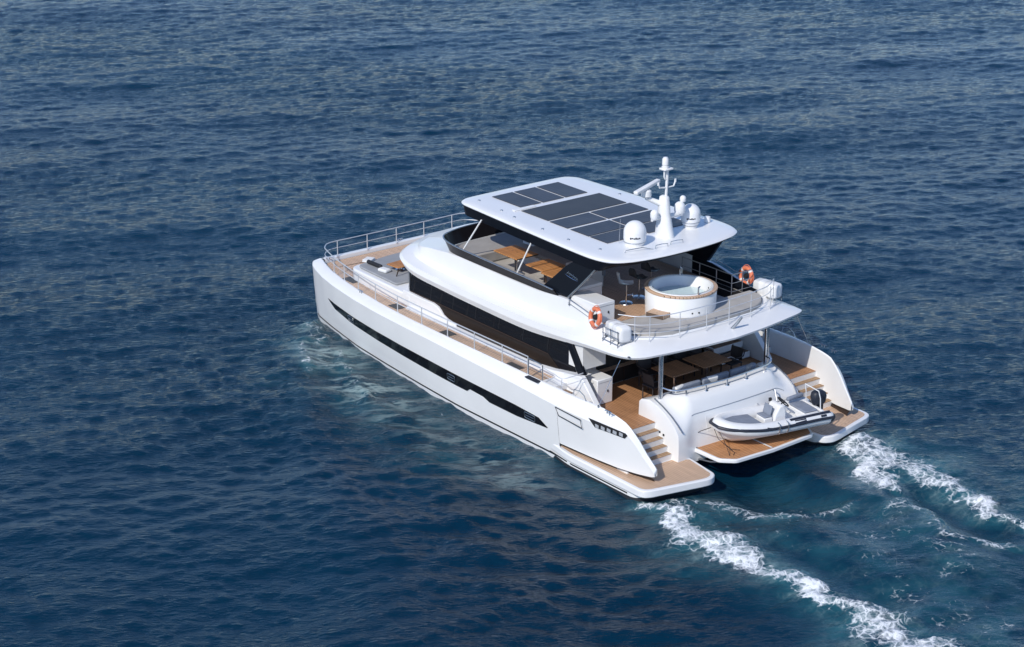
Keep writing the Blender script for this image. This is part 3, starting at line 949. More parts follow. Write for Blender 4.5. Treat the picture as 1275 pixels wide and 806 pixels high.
# sill along the side deck, ends in a slanted bulwark at the cockpit
for s in (1, -1):
    mb = MB()
    xs = [4.1, 4.6, 5, 5.5, 6.6, 8, 9, 10, 11, 12, 13.0]
    zs_ = lambda x: ip(x, [4.1, 4.6, 5.5, 6.6, 9, 10.6, 13], [2.40, 2.34, 2.20, 2.09, 2.085, 2.10, 2.10])
    rows = [[(x, s * 3.56, 1.95) for x in xs], [(x, s * 3.56, min(2.07 + (zs_(x) - 2.085) * .7, 2.3)) for x in xs], [(x, s * 3.51, zs_(x)) for x in xs], [(x, s * 3.12, zs_(x) + .01) for x in xs]]
    mb.loft(rows)
    mb.slab([(4.9, s * 3.37, 2.28), (4.6, s * 3.37, 2.345), (4.12, s * 3.37, 2.42), (4.02, s * 3.37, 2.36), (3.28, s * 3.37, 1.58), (3.28, s * 3.37, 1.42), (4.9, s * 3.37, 1.42)], (0, s * .185, 0))
    mb.build('cabin_sill', WHITE, CAB, bevel=.015)
    # S-shaped white cheek under the front of the window
    ck = CHEEK
    MB().slab([(x, s * 3.27, z) for x, z in ck], (0, s * .12, 0)).build('window_cheek', WHITE, CAB, bevel=.02)
    # curved front corner panel
    mb = MB()
    rows = []
    for z, k in ((2.4, 0.25), (2.6, .12), (2.9, .03), (3.3, 0)):
        rows.append([(13.1 + k, s * 3.22, z), (13.5 + k, s * 2.98, z), (13.75 + k, s * 2.4, z), (13.9 + k, s * 1.3, z), (13.95 + k, 0, z)])
    mb.loft(rows)
    mb.build('front_panel', WHITE, CAB)
    # side glass: dark upper band, lower band with a teak reflection painted in, slanted strut
    z_lo = lambda x: ip(x, [4.3, 5.0, 7, 11, 13.5], [2.2, 2.1, 2.06, 2.06, 2.06])
    yg = lambda z: s * (3.345 - .13 * (z - 2.05))
    g = [(13.15, 2.05), (13.15, 3.4), (5.05, 3.4), (5.2, 3.2), (4.58, 2.30), (4.9, 2.15), (6.0, 2.05)]
    w = MB().slab([(x, yg(z), z) for x, z in g], (0, -s * .02, 0)).build('side_window', GLASS, CAB)
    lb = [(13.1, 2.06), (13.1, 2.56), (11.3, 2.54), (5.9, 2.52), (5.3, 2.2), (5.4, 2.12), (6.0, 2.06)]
    lower = MB().slab([(x, yg(z) + s * .004, z) for x, z in lb], (0, s * .006, 0)).build('lower_pane', GLASSREFL, w)
    mul = MB().slab([(13.1, yg(2.56) + s * .012, 2.555), (13.1, yg(2.56) + s * .012, 2.58), (5.95, yg(2.56) + s * .012, 2.54), (5.9, yg(2.56) + s * .012, 2.52)], (0, s * .008, 0))
    mul.build('mullion', BROWN_SHADE_TRIM, w)
    for x in (12.0, 10.8, 9.6, 8.4, 7.2, 6.0):
        MB().slab([(x, yg(2.6) + s * .003, 2.6), (x + .018, yg(2.6) + s * .003, 2.6), (x + .018, yg(3.3) + s * .003, 3.3), (x, yg(3.3) + s * .003, 3.3)], (0, s * .003, 0)).build('glass_joint', BLACKM, w)
    st = [(5.10, 3.35), (4.84, 3.40), (4.12, 2.38), (4.42, 2.32)]
    MB().slab([(x, s * 3.26, z) for x, z in st], (0, s * .12, 0)).build('window_strut', BLACK, CAB, bevel=.015)
    MB().slab([(13.36, s * 3.08, 2.5), (13.18, s * 3.27, 2.5), (13.18, s * 3.27, 3.3), (13.36, s * 3.08, 3.3)], (.02, s * .02, 0)).build('window_post', STEELD, CAB)
# aft bulkhead of the saloon: dark glass doors between white jambs
MB().box(4.96, 4.995, -2.2, 2.2, 1.45, 3.3).build('saloon_door', DARKIN, CAB)
for y in (-1.12, 0, 1.12):
    MB().box(4.94, 4.955, y - .02, y + .02, 1.45, 3.3).build('door_frame', BROWN_SHADE_TRIM, CAB)

# ------------------------------------------------------------------ upper body: brow, flanks, aft overhang (one shell)
RINGS = [
    # soffit inner
    [(2.1, 0, 3.34), (2.1, 1.2, 3.34), (2.15, 2.0, 3.34), (2.5, 2.6, 3.33), (3.0, 2.8, 3.30), (4, 2.9, 3.27), (5.2, 2.95, 3.17), (7.5, 2.95, 3.05), (9.5, 2.95, 3.08), (11.2, 2.9, 3.12), (12.7, 2.8, 3.2), (13.3, 2.5, 3.32), (13.7, 1.9, 3.4), (14.0, 1.0, 3.42), (14.1, 0, 3.42)],
    # lip
    [(1.32, 0, 3.60), (1.42, 1.2, 3.60), (1.60, 2.4, 3.60), (1.86, 3.22, 3.565), (2.6, 3.42, 3.45), (4, 3.40, 3.33), (5.25, 3.37, 3.17), (7.0, 3.35, 3.02), (9.5, 3.35, 3.05), (11.2, 3.35, 3.10), (12.9, 3.32, 3.18), (13.85, 3.08, 3.36), (14.45, 2.35, 3.44), (14.9, 1.2, 3.48), (15.05, 0, 3.48)],
    # bulge just above the lip
    [(1.30, 0, 3.665), (1.40, 1.2, 3.665), (1.58, 2.4, 3.66), (1.84, 3.25, 3.63), (2.55, 3.46, 3.53), (4, 3.45, 3.44), (5.25, 3.43, 3.32), (7.0, 3.42, 3.22), (9.5, 3.42, 3.24), (11.2, 3.42, 3.28), (12.95, 3.38, 3.35), (13.95, 3.12, 3.50), (14.55, 2.38, 3.56), (15.0, 1.2, 3.59), (15.15, 0, 3.59)],
    # upper flank
    [(1.38, 0, 3.69), (1.48, 1.18, 3.69), (1.66, 2.36, 3.69), (1.95, 3.16, 3.67), (2.65, 3.38, 3.62), (4, 3.38, 3.60), (5.25, 3.40, 3.50), (7.0, 3.40, 3.43), (9.5, 3.40, 3.44), (11.2, 3.39, 3.46), (12.9, 3.34, 3.50), (13.87, 3.08, 3.59), (14.45, 2.32, 3.63), (14.88, 1.16, 3.66), (15.02, 0, 3.66)],
    # shoulder / deck edge
    [(2.22, 0, 3.79), (2.25, 1.2, 3.79), (2.34, 2.0, 3.79), (2.62, 2.60, 3.80), (3.15, 2.98, 3.80), (4, 3.16, 3.80), (5.25, 3.14, 3.60), (7.0, 3.09, 3.50), (9.5, 3.09, 3.51), (11.2, 3.07, 3.53), (12.8, 2.98, 3.55), (13.64, 2.78, 3.62), (14.2, 2.18, 3.70), (14.6, 1.1, 3.72), (14.74, 0, 3.72)],
    # concave facet below the glass
    [(2.25, 0, 3.83), (2.28, 1.2, 3.83), (2.37, 2.0, 3.83), (2.66, 2.56, 3.84), (3.17, 2.94, 3.85), (4, 3.04, 3.92), (5.3, 3.0, 3.78), (7.0, 2.96, 3.68), (9.5, 2.96, 3.69), (11.2, 2.93, 3.70), (12.7, 2.84, 3.70), (13.5, 2.68, 3.70), (14.12, 2.12, 3.76), (14.52, 1.07, 3.78), (14.66, 0, 3.78)],
    # coaming top
    [(2.29, 0, 3.84), (2.32, 1.2, 3.84), (2.40, 1.98, 3.84), (2.70, 2.52, 3.85), (3.2, 2.90, 3.87), (4, 2.95, 4.0), (5.4, 2.93, 4.30), (7.0, 2.90, 4.20), (9.5, 2.90, 4.20), (11.2, 2.87, 4.20), (12.5, 2.78, 4.06), (13.5, 2.62, 3.90), (14.02, 2.04, 3.85), (14.42, 1.03, 3.84), (14.56, 0, 3.84)],
    [(2.33, 0, 3.84), (2.36, 1.2, 3.84), (2.44, 1.94, 3.84), (2.74, 2.46, 3.85), (3.22, 2.80, 3.87), (4, 2.85, 4.0), (5.4, 2.83, 4.30), (7.0, 2.80, 4.20), (9.5, 2.80, 4.20), (11.15, 2.77, 4.20), (11.85, 2.54, 4.17), (12.2, 2.05, 4.14), (12.32, 1.38, 4.12), (12.36, .69, 4.12), (12.37, 0, 4.12)],
    [(2.35, 0, 3.76), (2.38, 1.2, 3.76), (2.46, 1.93, 3.76), (2.76, 2.44, 3.76), (3.24, 2.78, 3.76), (4, 2.83, 3.76), (5.4, 2.81, 3.76), (7.0, 2.78, 3.76), (9.5, 2.78, 3.76), (11.13, 2.75, 3.76), (11.83, 2.52, 3.76), (12.18, 2.03, 3.76), (12.3, 1.37, 3.76), (12.34, .69, 3.76), (12.35, 0, 3.76)],
]
NS = 6
loops = [mirror(catmull(r, NS)) for r in RINGS]
UP = MB().loft(loops, closed=True).build('superstructure', WHITE, BOAT, smooth=22)
hole = [(3.58, -1.95), (5.75, -1.95), (5.75, -2.72), (3.58, -2.72)]
hole3 = [(x, y, 0) for x, y in hole]
fill([loops[0], hole3], 3.30, 'cockpit_ceiling', CREAMIN, UP)
fill([loops[-1], hole3], 3.775, 'upper_deck', GREYDECK, UP)
fill([[(4.18, 2.77, 0), (8.2, 2.70, 0), (8.2, -2.70, 0), (5.85, -2.70, 0), (5.85, -1.85, 0), (4.18, -1.85, 0)]], 3.780, 'teak_deck', TEAKF, UP)
# walls of the stairwell
MB().loft([[(x, y, 3.30) for x, y in hole + hole[:1]], [(x, y, 3.77) for x, y in hole + hole[:1]]]).build('stairwell', BLACKM, UP)
MB().slab([(6.2, -2.745, 3.785), (6.2, -2.745, 4.34), (5.3, -2.745, 4.33), (4.1, -2.745, 4.10), (3.3, -2.745, 4.0), (3.3, -2.745, 3.785)], (0, -.03, 0)).build('bulwark_panel', BLACK, UP)
# seam highlight and small fittings on the aft fascia
for y in (2.75,):
    MB().lathe([(0, .012), (.035, .01), (.045, 0)], 12).build('fascia_fitting', BLACKM, UP).location = (2.1, 3.44, 3.62)
MB().tube([(1.80, -.30, 3.72), (1.68, -.42, 3.93), (1.60, -.5, 4.10)], [.05, .045, .035], 10).lathe([(.11, .02), (.11, 0)], 12, (1.8, -.30, 3.70)).build('flagpole_socket', STEELD, UP)

# ------------------------------------------------------------------ upper-deck windscreen
wb = catmull([(5.9, 2.88, 4.22), (7.0, 2.86, 4.20), (9.5, 2.86, 4.20), (11.2, 2.83, 4.20), (11.92, 2.59, 4.17), (12.26, 2.08, 4.14), (12.38, 1.4, 4.12), (12.42, 0, 4.12)], 6)
wt = catmull([(6.15, 2.95, 4.44), (7.1, 2.97, 4.48), (9.5, 2.98, 4.52), (11.3, 2.93, 4.55), (12.12, 2.66, 4.56), (12.42, 2.1, 4.56), (12.55, 1.4, 4.56), (12.60, 0, 4.56)], 6)
full_b = wb + [Vector((p.x, -p.y, p.z)) for p in wb[::-1][1:]]
full_t = wt + [Vector((p.x, -p.y, p.z)) for p in wt[::-1][1:]]
off = lambda pts, k: [Vector((p.x - (k if abs(p.y) < 2.0 else k * .4), p.y - math.copysign(k if abs(p.y) > .2 else 0, p.y), p.z)) for p in pts]
WS = MB().loft([full_b, full_t, off(full_t, .03), off(full_b, .03)]).build('windscreen', TRANSP, UP, smooth=50)
MB().tube(full_t, .022, 8).build('windscreen_rim', STEELD, WS)

# ------------------------------------------------------------------ hardtop
half = [(3.50, 0), (3.52, .8), (3.62, 1.6), (3.80, 2.2), (4.10, 2.55), (4.7, 2.70), (5.6, 2.70), (7.7, 2.60), (9.5, 2.51), (11.0, 2.42), (11.45, 2.36), (11.72, 2.15), (11.80, 1.85), (11.82, 1.0), (11.83, 0)]
def ring(dx_aft, inset, z, zc=0.0):
    out = []
    for x, y in half:
        nx = x + (dx_aft if x < 4.3 else 0) * (1 if x < 4.0 else .5) - (inset if x > 11.3 else 0)
        out.append((nx, max(0, y - inset) if y > 0 else 0, z))
    return mirror(catmull(out, 5))
rt = [ring(.04, .05, 5.725), ring(0, 0.0, 5.735), ring(-.02, -.015, 5.76), ring(.02, .03, 5.80), ring(.06, .07, 5.818), ring(.3, .3, 5.83), ring(.6, .6, 5.835)]
HT = MB().loft(rt, closed=True)
n_ = len(rt[-1])
HT.add(rt[-1], [tuple(range(n_))])
HARDTOP = HT.build('hardtop', WHITE, BOAT, smooth=40)
rb = [ring(.05, .012, 5.73), ring(.06, .02, 5.68), ring(.7, .06, 5.40), ring(.9, .14, 5.37), ring(1.0, .3, 5.37)]
HB = MB().loft(rb, closed=True)
HB.build('hardtop_fascia', BLACK, HARDTOP, smooth=40)
fill([rb[-1]], 5.375, 'hardtop_lining', WHITE2, HARDTOP)
def panel(x0, x1, y0, y1, name='solar_panel', m=SOLAR):
    mb = MB().box(x0, x1, y0, y1, 5.838, 5.856)
    return mb.build(name, m, HARDTOP, bevel=.004)
g_ = .02
for y0, y1 in ((-1.40, -.47), (-.43, .46), (.50, 1.36)):
    panel(9.76, 11.26, y0 + g_, y1 - g_)
panel(8.13, 9.46, -1.63, 1.56, 'skylight_panel', SOLARD)
for x0, x1 in ((7.16, 8.03), (6.16, 7.02), (5.28, 6.10)):
    panel(x0, x1, .02, 1.58)
    panel(x0, x1, -1.70, -.06)
MB().box(9.55, 9.70, .9, 1.75, 5.838, 5.87).build('roof_vent', WHITE2, HARDTOP, bevel=.01)
for x, y in ((9.9, 2.0), (9.1, 2.12), (7.6, 2.2), (6.3, 2.25), (5.0, 2.1), (11.2, 1.9), (7.0, -2.2), (9, -2.1)):
    MB().lathe([(0, .03), (.04, .028), (.05, 0)], 10).build('roof_fitting', STEELD, HARDTOP).location = (x, y, 5.83)
hd = MB()
for yc in (.55, -.05):
    hd.tube([(4.05, yc + .22, 5.83), (4.05, yc + .2, 5.93), (4.0, yc, 5.95), (3.98, yc - .2, 5.93), (3.98, yc - .22, 5.83)], .014, 8)
hd.tube([(4.3, 1.75, 5.83), (4.3, 1.7, 5.9), (4.15, 1.2, 5.93), (4.05, .85, 5.83)], .014, 8)
hd.build('roof_handrail', STEEL, HARDTOP)
# struts of the roof
for s in (1, -1):
    MB().tube([(11.0, s * 2.78, 4.3), (10.35, s * 2.45, 5.5)], .026, 10).build('roof_strut', WHITE2, HARDTOP)
    MB().tube([(8.2, s * 2.76, 4.3), (7.72, s * 2.5, 5.5)], .026, 10).build('roof_strut', WHITE2, HARDTOP)
    # slanted black leg
    fin = [(6.78, 4.38), (6.35, 4.78), (5.92, 5.2), (5.55, 5.45), (4.95, 5.50), (4.5, 5.50), (4.86, 5.12), (5.2, 4.72), (5.42, 4.48), (5.56, 4.33)]
    fl = MB().slab([(x, s * (2.86 - (z - 4.3) * .22), z) for x, z in fin], (0, -s * .12, 0)).build('roof_leg', BLACK, HARDTOP, bevel=.02)
    MB().tube([(5.56, s * 2.85, 4.34), (5.2, s * 2.75, 4.73), (4.86, s * 2.66, 5.12), (4.62, s * 2.6, 5.4)], .03, 8).build('leg_trim', STEELD, fl)
    # light script and swoosh on the leg
    lg = MB()
    yy = lambda z: s * (2.86 - (z - 4.3) * .22 + .006)
    sc = [(5.88, 5.0)]
    base = Vector((5.80, 0, 5.00)); ux = Vector((-1, 0, -.16)); uz = Vector((-.55, 0, 1)).normalized() * .1
    zig = []
    for i in range(15):
        u = i / 14 * .52
        v = (.0, .95, .15, .75, .05, .7, .2, .85, .05, .6, .1, .65, .05, .5, .1)[i]
        p = base + ux * u + uz * v
        zig.append((p.x, yy(p.z), p.z))
    lg.tube(zig, .007, 5)
    sw = []
    for i in range(9):
        u = -.06 + i / 8 * .62
        p = base + ux * u + uz * (-.35 - .9 * math.sin(i / 8 * PI * .8 + .3) * .35 + .3 * (i / 8))
        sw.append((p.x, yy(p.z), p.z))
    lg.tube(sw, [.002, .006, .01, .012, .012, .012, .01, .006, .002], 5)
    lg.build('leg_lettering', STEEL, fl)

# ------------------------------------------------------------------ mast, radar and domes
MX, MY, MZ = 4.85, -.28, 5.83
mp = MB()
def msec(z, rx, ry, dx=0, n=16):
    rx, ry = rx * .88, ry * .88
    return [(MX + dx + rx * math.cos(2 * PI * k / n), MY + ry * math.sin(2 * PI * k / n), MZ + z) for k in range(n)]
mp.loft([msec(0, .42, .28, -.02), msec(.08, .38, .27, -.02), msec(.45, .31, .23), msec(.62, .27, .20), msec(.72, .26, .19, .02), msec(.95, .23, .18, .02), msec(1.22, .18, .15, .02), msec(1.26, .10, .09, .02)], closed=True)
mp.add(msec(1.26, .10, .09, .02), [tuple(range(16))])
MAST = mp.build('mast', WHITE2, BOAT, smooth=50)
MB().tube([(MX, MY - .05, MZ + 1.2), (MX, MY - .08, MZ + 2.0), (MX, MY - .06, MZ + 2.12)], .045, 12).build('pole', WHITE2, MAST)
MB().box(MX - .14, MX + .14, MY - .2, MY + .14, MZ + 2.06, MZ + 2.12).build('light_platform', WHITE2, MAST, bevel=.02)
MB().lathe([(0, .34), (.06, .33), (.095, .28), (.10, .10), (.085, .09), (.085, .06), (.11, .05), (.11, 0)], 16).build('masthead_light', WHITE2, MAST).location = (MX, MY + .01, MZ + 2.12)
MB().tube([(MX, MY + .04, MZ + 2.06), (MX, MY + .04, MZ + 1.85), (MX, MY + .0, MZ + 1.78), (MX, MY - .06, MZ + 1.76)], .03, 8).build('horn', WHITE2, MAST)
MB().tube([(MX, MY + .26, MZ + 1.66), (MX, MY + .22, MZ + 1.54), (MX, MY - .05, MZ + 1.5), (MX, MY - .34, MZ + 1.5), (MX, MY - .4, MZ + 1.62)], .025, 8).build('aerial_bracket', WHITE2, MAST)
for y in (.27, -.41):
    MB().lathe([(0, .1), (.03, .09), (.035, 0)], 8).build('aerial', WHITE2, MAST).location = (MX, MY + y, MZ + 1.62)
# radar arm, gearbox and open-array scanner
MB().tube([(MX + .05, MY + .08, MZ + 1.0), (MX + .3, MY + .3, MZ + 1.12), (MX + .36, MY + .42, MZ + 1.2)], [.09, .07, .08], 10).build('radar_arm', WHITE2, MAST)
rad = MB().lathe([(0, .24), (.10, .24), (.15, .2), (.16, .05), (.12, 0), (0, 0)], 18).build('radar', WHITE2, MAST)
rad.location = (MX + .36, MY + .42, MZ + 1.2)
MB().obox((MX + .36, MY + .40, MZ + 1.52), (-.25, .97, -.10), (.97, .25, 0), (0, .1, 1), .62, .075, .055).build('radar_scanner', WHITE2, MAST, bevel=.03)
# side brackets with small domes
def dome(r, h, n=22):
    pr = [(0, h)]
    for i in range(1, 9):
        a = PI / 2 * i / 8
        pr.append((r * math.sin(a), h - r + r * math.cos(a)))
    pr += [(r, h * .25), (r * .93, h * .12), (r * .8, .0), (0, 0)]
    return MB().lathe(pr, n)
MB().tube([(MX, MY, MZ + .62), (MX, MY + .5, MZ + .58)], .05, 8).tube([(MX, MY, MZ + .6), (MX, MY - .72, MZ + .56)], [.09, .07], 8).build('dome_bracket', WHITE2, MAST)
for (dy, dz, r, hh) in ((.40, .60, .125, .29), (-.62, .60, .17, .36), (-.74, .94, .095, .19)):
    dome(r, hh).build('small_dome', DOMEW, MAST, smooth=60).location = (MX, MY + dy, MZ + dz)
def satdome(loc, raise_, sc=1.0):
    d = dome(.34, .73, 30).build('satellite_dome', DOMEW, BOAT, smooth=60)
    d.location = loc
    MB().lathe([(.335, .12), (.338, .11), (.332, .10)], 30).build('dome_seam', STEELD, d)
    tx = MB()
    for i in range(6):                               # small dark lettering on the shell
        a = R(118 + i * 9)
        tx.obox((.343 * math.cos(a), .343 * math.sin(a), .27 + (.01 if i % 2 else 0)), (math.cos(a), math.sin(a), 0), (-math.sin(a), math.cos(a), 0), (0, 0, 1), .004, .022, .028 if i in (0, 3) else .018)
    tx.build('dome_lettering', NAVY, d)
    if raise_:
        MB().lathe([(.26, -.02), (.22, -raise_), (.26, -raise_)], 20).build('dome_foot', WHITE2, d)
    d.scale = (sc, sc, sc)
    return d
satdome((4.75, .97, 5.835), 0)
satdome((5.0, -1.50, 5.93), .12, .88)
MB().lathe([(0, .2), (.09, .18), (.1, .02), (.06, 0)], 14).build('gps_aerial', DOMEW, HARDTOP).location = (5.05, -2.25, 5.83)
MB().tube([(5.1, 1.28, 5.83), (5.1, 1.25, 6.6)], .008, 6).build('whip_aerial', STEEL, HARDTOP)

# ------------------------------------------------------------------ cockpit
fl = rounded([(5.0, 2.9, 0), (4.6, 4.16, 0), (1.95, 4.16, 0), (1.95, 2.45, 0), (1.95, -2.45, 0), (1.95, -4.16, 0), (4.6, -4.16, 0), (5.0, -2.9, 0)], 0)
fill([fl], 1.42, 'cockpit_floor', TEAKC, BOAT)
# transom island between the two stairs, lofted across the boat
def prof(y):
    ay = abs(y)
    A = [(2.05, 1.40), (2.02, 2.06), (1.96, 2.15), (1.72, 2.17), (1.52, 2.13), (1.40, 1.98), (1.33, 1.80), (1.29, 1.70), (1.26, 1.60), (1.10, 1.0), (1.05, .62), (1.05, .3)]
    B = [(2.72, 1.40), (2.70, 1.84), (2.60, 1.94), (2.25, 2.02), (1.90, 1.93), (1.58, 1.80), (1.32, 1.64), (1.12, 1.47), (.98, 1.28), (.95, 1.0), (.95, .62), (.95, .3)]
    t = min(1, max(0, (ay - 1.62) / .62))
    t = t * t * (3 - 2 * t)
    bow_ = -.10 * (1 - (ay / 2.3) ** 2) if ay < 2.3 else 0
    return [(a[0] + (b_[0] - a[0]) * t + bow_ * (1 - t), y, a[1] + (b_[1] - a[1]) * t) for a, b_ in zip(A, B)]
ysec = [-2.49, -2.47, -2.4, -2.25, -2.1, -2.0, -1.9, -1.8, -1.7, -1.6, -1.3, -.9, -.45, 0, .45, .9, 1.3, 1.6, 1.7, 1.8, 1.9, 2.0, 2.1, 2.25, 2.4, 2.47, 2.49]
rows = []
for y in ysec:
    p = prof(y)
    if abs(y) > 2.48:
        p = [(a + (.05 if i > 6 else (-.05 if i < 2 else 0)), b_, c - (.05 if 1 < i < 9 else 0)) for i, (a, b_, c) in enumerate(p)]
    rows.append(p)
mb = MB().loft(rows)
for r_ in (rows[0], rows[-1]):
    mb.add(r_, [tuple(range(len(r_)))])
TR = mb.build('transom', WHITE, BOAT, smooth=45)
# crease line across the transom and rub line at its foot
cl = [(prof(y)[7][0] - .012, y, prof(y)[7][2] - .01) for y in np.linspace(-1.95, 1.75, 40)]
MB().tube(cl, .008, 6).build('transom_seam', STEELD, TR)
MB().slab([(1.185, 1.25, 1.56), (1.165, .62, 1.56), (1.04, .62, 1.1), (1.06, 1.25, 1.1)], (-.012, 0, 0)).build('transom_door', WHITE2, TR)
for s in (1, -1):
    MB().tube([(2.16, s * 2.36, 2.06), (1.75, s * 2.38, 1.93), (1.4, s * 2.38, 1.76), (1.15, s * 2.37, 1.58), (.95, s * 2.33, 1.36)], .022, 8).build('stair_handrail', STEELD, TR)
    lt = MB()
    for x in (1.72, 1.60):
        lt.lathe([(0, .02), (.035, .02), (.04, 0)], 10, (0, 0, 0))
    MB().obox((1.75, s * 2.50, 1.18), (1, 0, 0), (0, 1, 0), (0, 0, 1), .03, .01, .03).obox((1.58, s * 2.50, 1.14), (1, 0, 0), (0, 1, 0), (0, 0, 1), .03, .01, .03).build('step_light', BLACKM, TR)
# coaming rail with little stanchions
rp = catmull([(2.1, 2.1, 2.19), (1.82, 2.02, 2.18), (1.66, 1.75, 2.17), (1.58, 1.2, 2.17), (1.50, 0, 2.17), (1.58, -1.2, 2.17), (1.66, -1.75, 2.17), (1.85, -2.02, 2.18), (2.1, -2.08, 2.19)], 5)
railing('coaming_rail', rp, .16, [1], [(1.64, 1.6, 2.14), (1.55, .9, 2.14), (1.50, 0.1, 2.14), (1.53, -.7, 2.14), (1.62, -1.55, 2.14)], TR, r=.028, m=STEEL)
for s in (1, -1):
    MB().tube([(2.16, s * 2.14, 2.0), (2.16, s * 2.14, 3.36)], .07, 16).build('pillar', STEEL, BOAT)
# stairs to the swim platforms
for s in (1, -1):
    base = None
    n = 5
    for i in range(n):
        zt = 1.42 - (i + 1) * .186
        xb = 1.95 - i * .185
    sb = MB()
    prof_ = [(2.2, .45), (2.2, 1.40)]
    x, z = 1.95, 1.405
    pts = [(2.3, .46), (2.3, 1.405), (1.95, 1.405)]
    for i in range(5):
        z2 = 1.405 - (i + 1) * .183
        pts.append((x + .02, z2))
        if i < 4:
            x -= .185
            pts.append((x, z2))
    pts.append((x + .02, .46))
    sb.slab([(a, s * 2.47, b_) for a, b_ in pts], (0, s * 1.70, 0))
    ST = sb.build('stairs', WHITE, BOAT)
    x = 1.95
    for i in range(4):
        z2 = 1.405 - (i + 1) * .183
        MB().box(x - .195, x - .005, min(s * 2.52, s * 4.13), max(s * 2.52, s * 4.13), z2 + .001, z2 + .022).build('tread', STEPTEAK, ST, bevel=.006)
        x -= .185
# inner bulwark lining beside cockpit
for s in (1, -1):
    MB().box(1.9, 5.0, min(s * 4.165, s * 4.19), max(s * 4.165, s * 4.19), 1.40, 2.12).build('bulwark_lining', WHITE2, HULL)
# steps from the cockpit to the side decks
for s in (1, -1):
    mb = MB()
    mb.box(3.95, 4.35, min(s * 3.56, s * 4.16), max(s * 3.56, s * 4.16), 1.40, 1.62).box(4.32, 4.72, min(s * 3.56, s * 4.16), max(s * 3.56, s * 4.16), 1.40, 1.84).box(4.70, 5.3, min(s * 3.50, s * 4.16), max(s * 3.50, s * 4.16), 1.40, 2.052)
    ss = mb.build('side_steps', WHITE, BOAT, bevel=.01)
    for (x0, x1, z) in ((3.95, 4.31, 1.62), (4.33, 4.69, 1.84)):
        MB().box(x0, x1, min(s * 3.62, s * 4.12), max(s * 3.62, s * 4.12), z + .001, z + .02).build('tread', STEPDARK, ss)
# cutout of the deck above the steps is the sill's slanted end; stairs to the upper deck on starboard
mb = MB()
for i in range(8):
    x0 = 4.02 + i * .33
    mb.box(x0, x0 + .42, -3.30, -2.05, 1.42 + .24 * (i + 1) - .2, 1.42 + .24 * (i + 1))
US = mb.build('upper_stairs', WHITE, BOAT, bevel=.01)
for i in range(8):
    x0 = 4.02 + i * .33
    MB().box(x0 + .01, x0 + .30, -3.24, -2.11, 1.42 + .24 * (i + 1) + .001, 1.42 + .24 * (i + 1) + .02).build('tread', STEPDARK, US)
# aft sofa along the coaming
sf = MB()
sfo = rounded([(2.06, 1.75, 0), (2.06, -1.75, 0), (2.60, -1.75, 0), (2.60, 1.75, 0)], .1, 3)
sf.prism([(x, y) for x, y, z in sfo], 1.42, 1.78)
SOFA = empty('cockpit_sofa', (2.33, 0, 1.424), 0, 'long cockpit sofa against the transom coaming with blue grey cushions', 'sofa')
o = sf.build('base', WHITE2, SOFA); o.location = (-2.33, 0, -1.42)
for y0 in (-1.7, -.57, .57):
    o = MB().box(-.24, .26, y0 + .02, y0 + 1.11, .365, .50).build('seat_cushion', PADBLUE, SOFA, bevel=.05, seg=3)
    o = MB().obox((-.19, y0 + .565, .66), (1, 0, .1), (0, 1, 0), (-.1, 0, 1), .07, .53, .16).build('back_cushion', PADBLUE, SOFA, bevel=.05, seg=3)
for k, (x, y, rz, m_, lab) in enumerate(((2.14, 1.45, .2, CUSHW, 'white throw cushion leaning at the port end of the cockpit sofa'), (2.12, .15, -.2, CUSHW, 'white throw cushion in the middle of the cockpit sofa'), (2.14, -1.4, .3, PADGREY, 'grey throw cushion at the starboard end of the cockpit sofa'))):
    c = empty('throw_cushion', (x, y, 1.92), rz, lab, 'cushion', 'throw cushions on the cockpit sofa')
    MB().obox((0, 0, .17), (1, 0, .3), (0, 1, 0), (-.3, 0, 1), .06, .2, .17).build('padding', m_, c, bevel=.05, seg=3)
# port locker with sink, white bar units
def locker(x0, x1, y0, y1, z0, z1, name='locker'):
    b_ = MB().box(x0, x1, y0, y1, z0, z1).build(name, WHITE, BOAT, bevel=.025)
    MB().box(x0 - .004, x0 + .002, y0 + .04, y1 - .04, z1 - .11, z1 - .10).build('lid_seam', STEELD, b_)
    MB().obox((x0 - .01, (y0 + y1) / 2 - .1, (z0 + z1) / 2), (1, 0, 0), (0, 1, 0), (0, 0, 1), .008, .02, .035).build('latch', BLACKM, b_)
    return b_
locker(3.92, 4.95, 2.45, 3.05, 1.424, 2.22, 'cockpit_locker')
MB().box(4.3, 4.95, 2.42, 3.3, 2.5, 3.25).build('cabin_aft_panel', CREAMIN, CAB)

def chair(name, loc, rz, label, group):
    t = empty(name, loc, rz, label, 'chair', group)
    MB().box(-.24, .24, -.25, .25, .43, .47).build('seat', RATTAN, t, bevel=.015)
    MB().loft([[(-.20 - .04 * abs(k) / 2 * 0, -.25 + .125 * (k + 2), .50) for k in range(-2, 3)], [(-.27 + .03 * abs(k), -.26 + .13 * (k + 2), .70) for k in range(-2, 3)], [(-.31 + .03 * abs(k), -.26 + .13 * (k + 2), .86) for k in range(-2, 3)]]).build('backrest', RATTAN, t)
    for s_ in (1, -1):
        MB().tube([(-.31, s_ * .27, .86), (-.24, s_ * .27, .66), (.22, s_ * .27, .64)], .02, 8).build('armrest', RATTAN, t)
    for a in (-.21, .21):
        for b_ in (-.22, .22):
            MB().tube([(a, b_, 0), (a, b_, .44)], .02, 8).build('leg', STEELD if 0 else RATTAN, t)
    return t
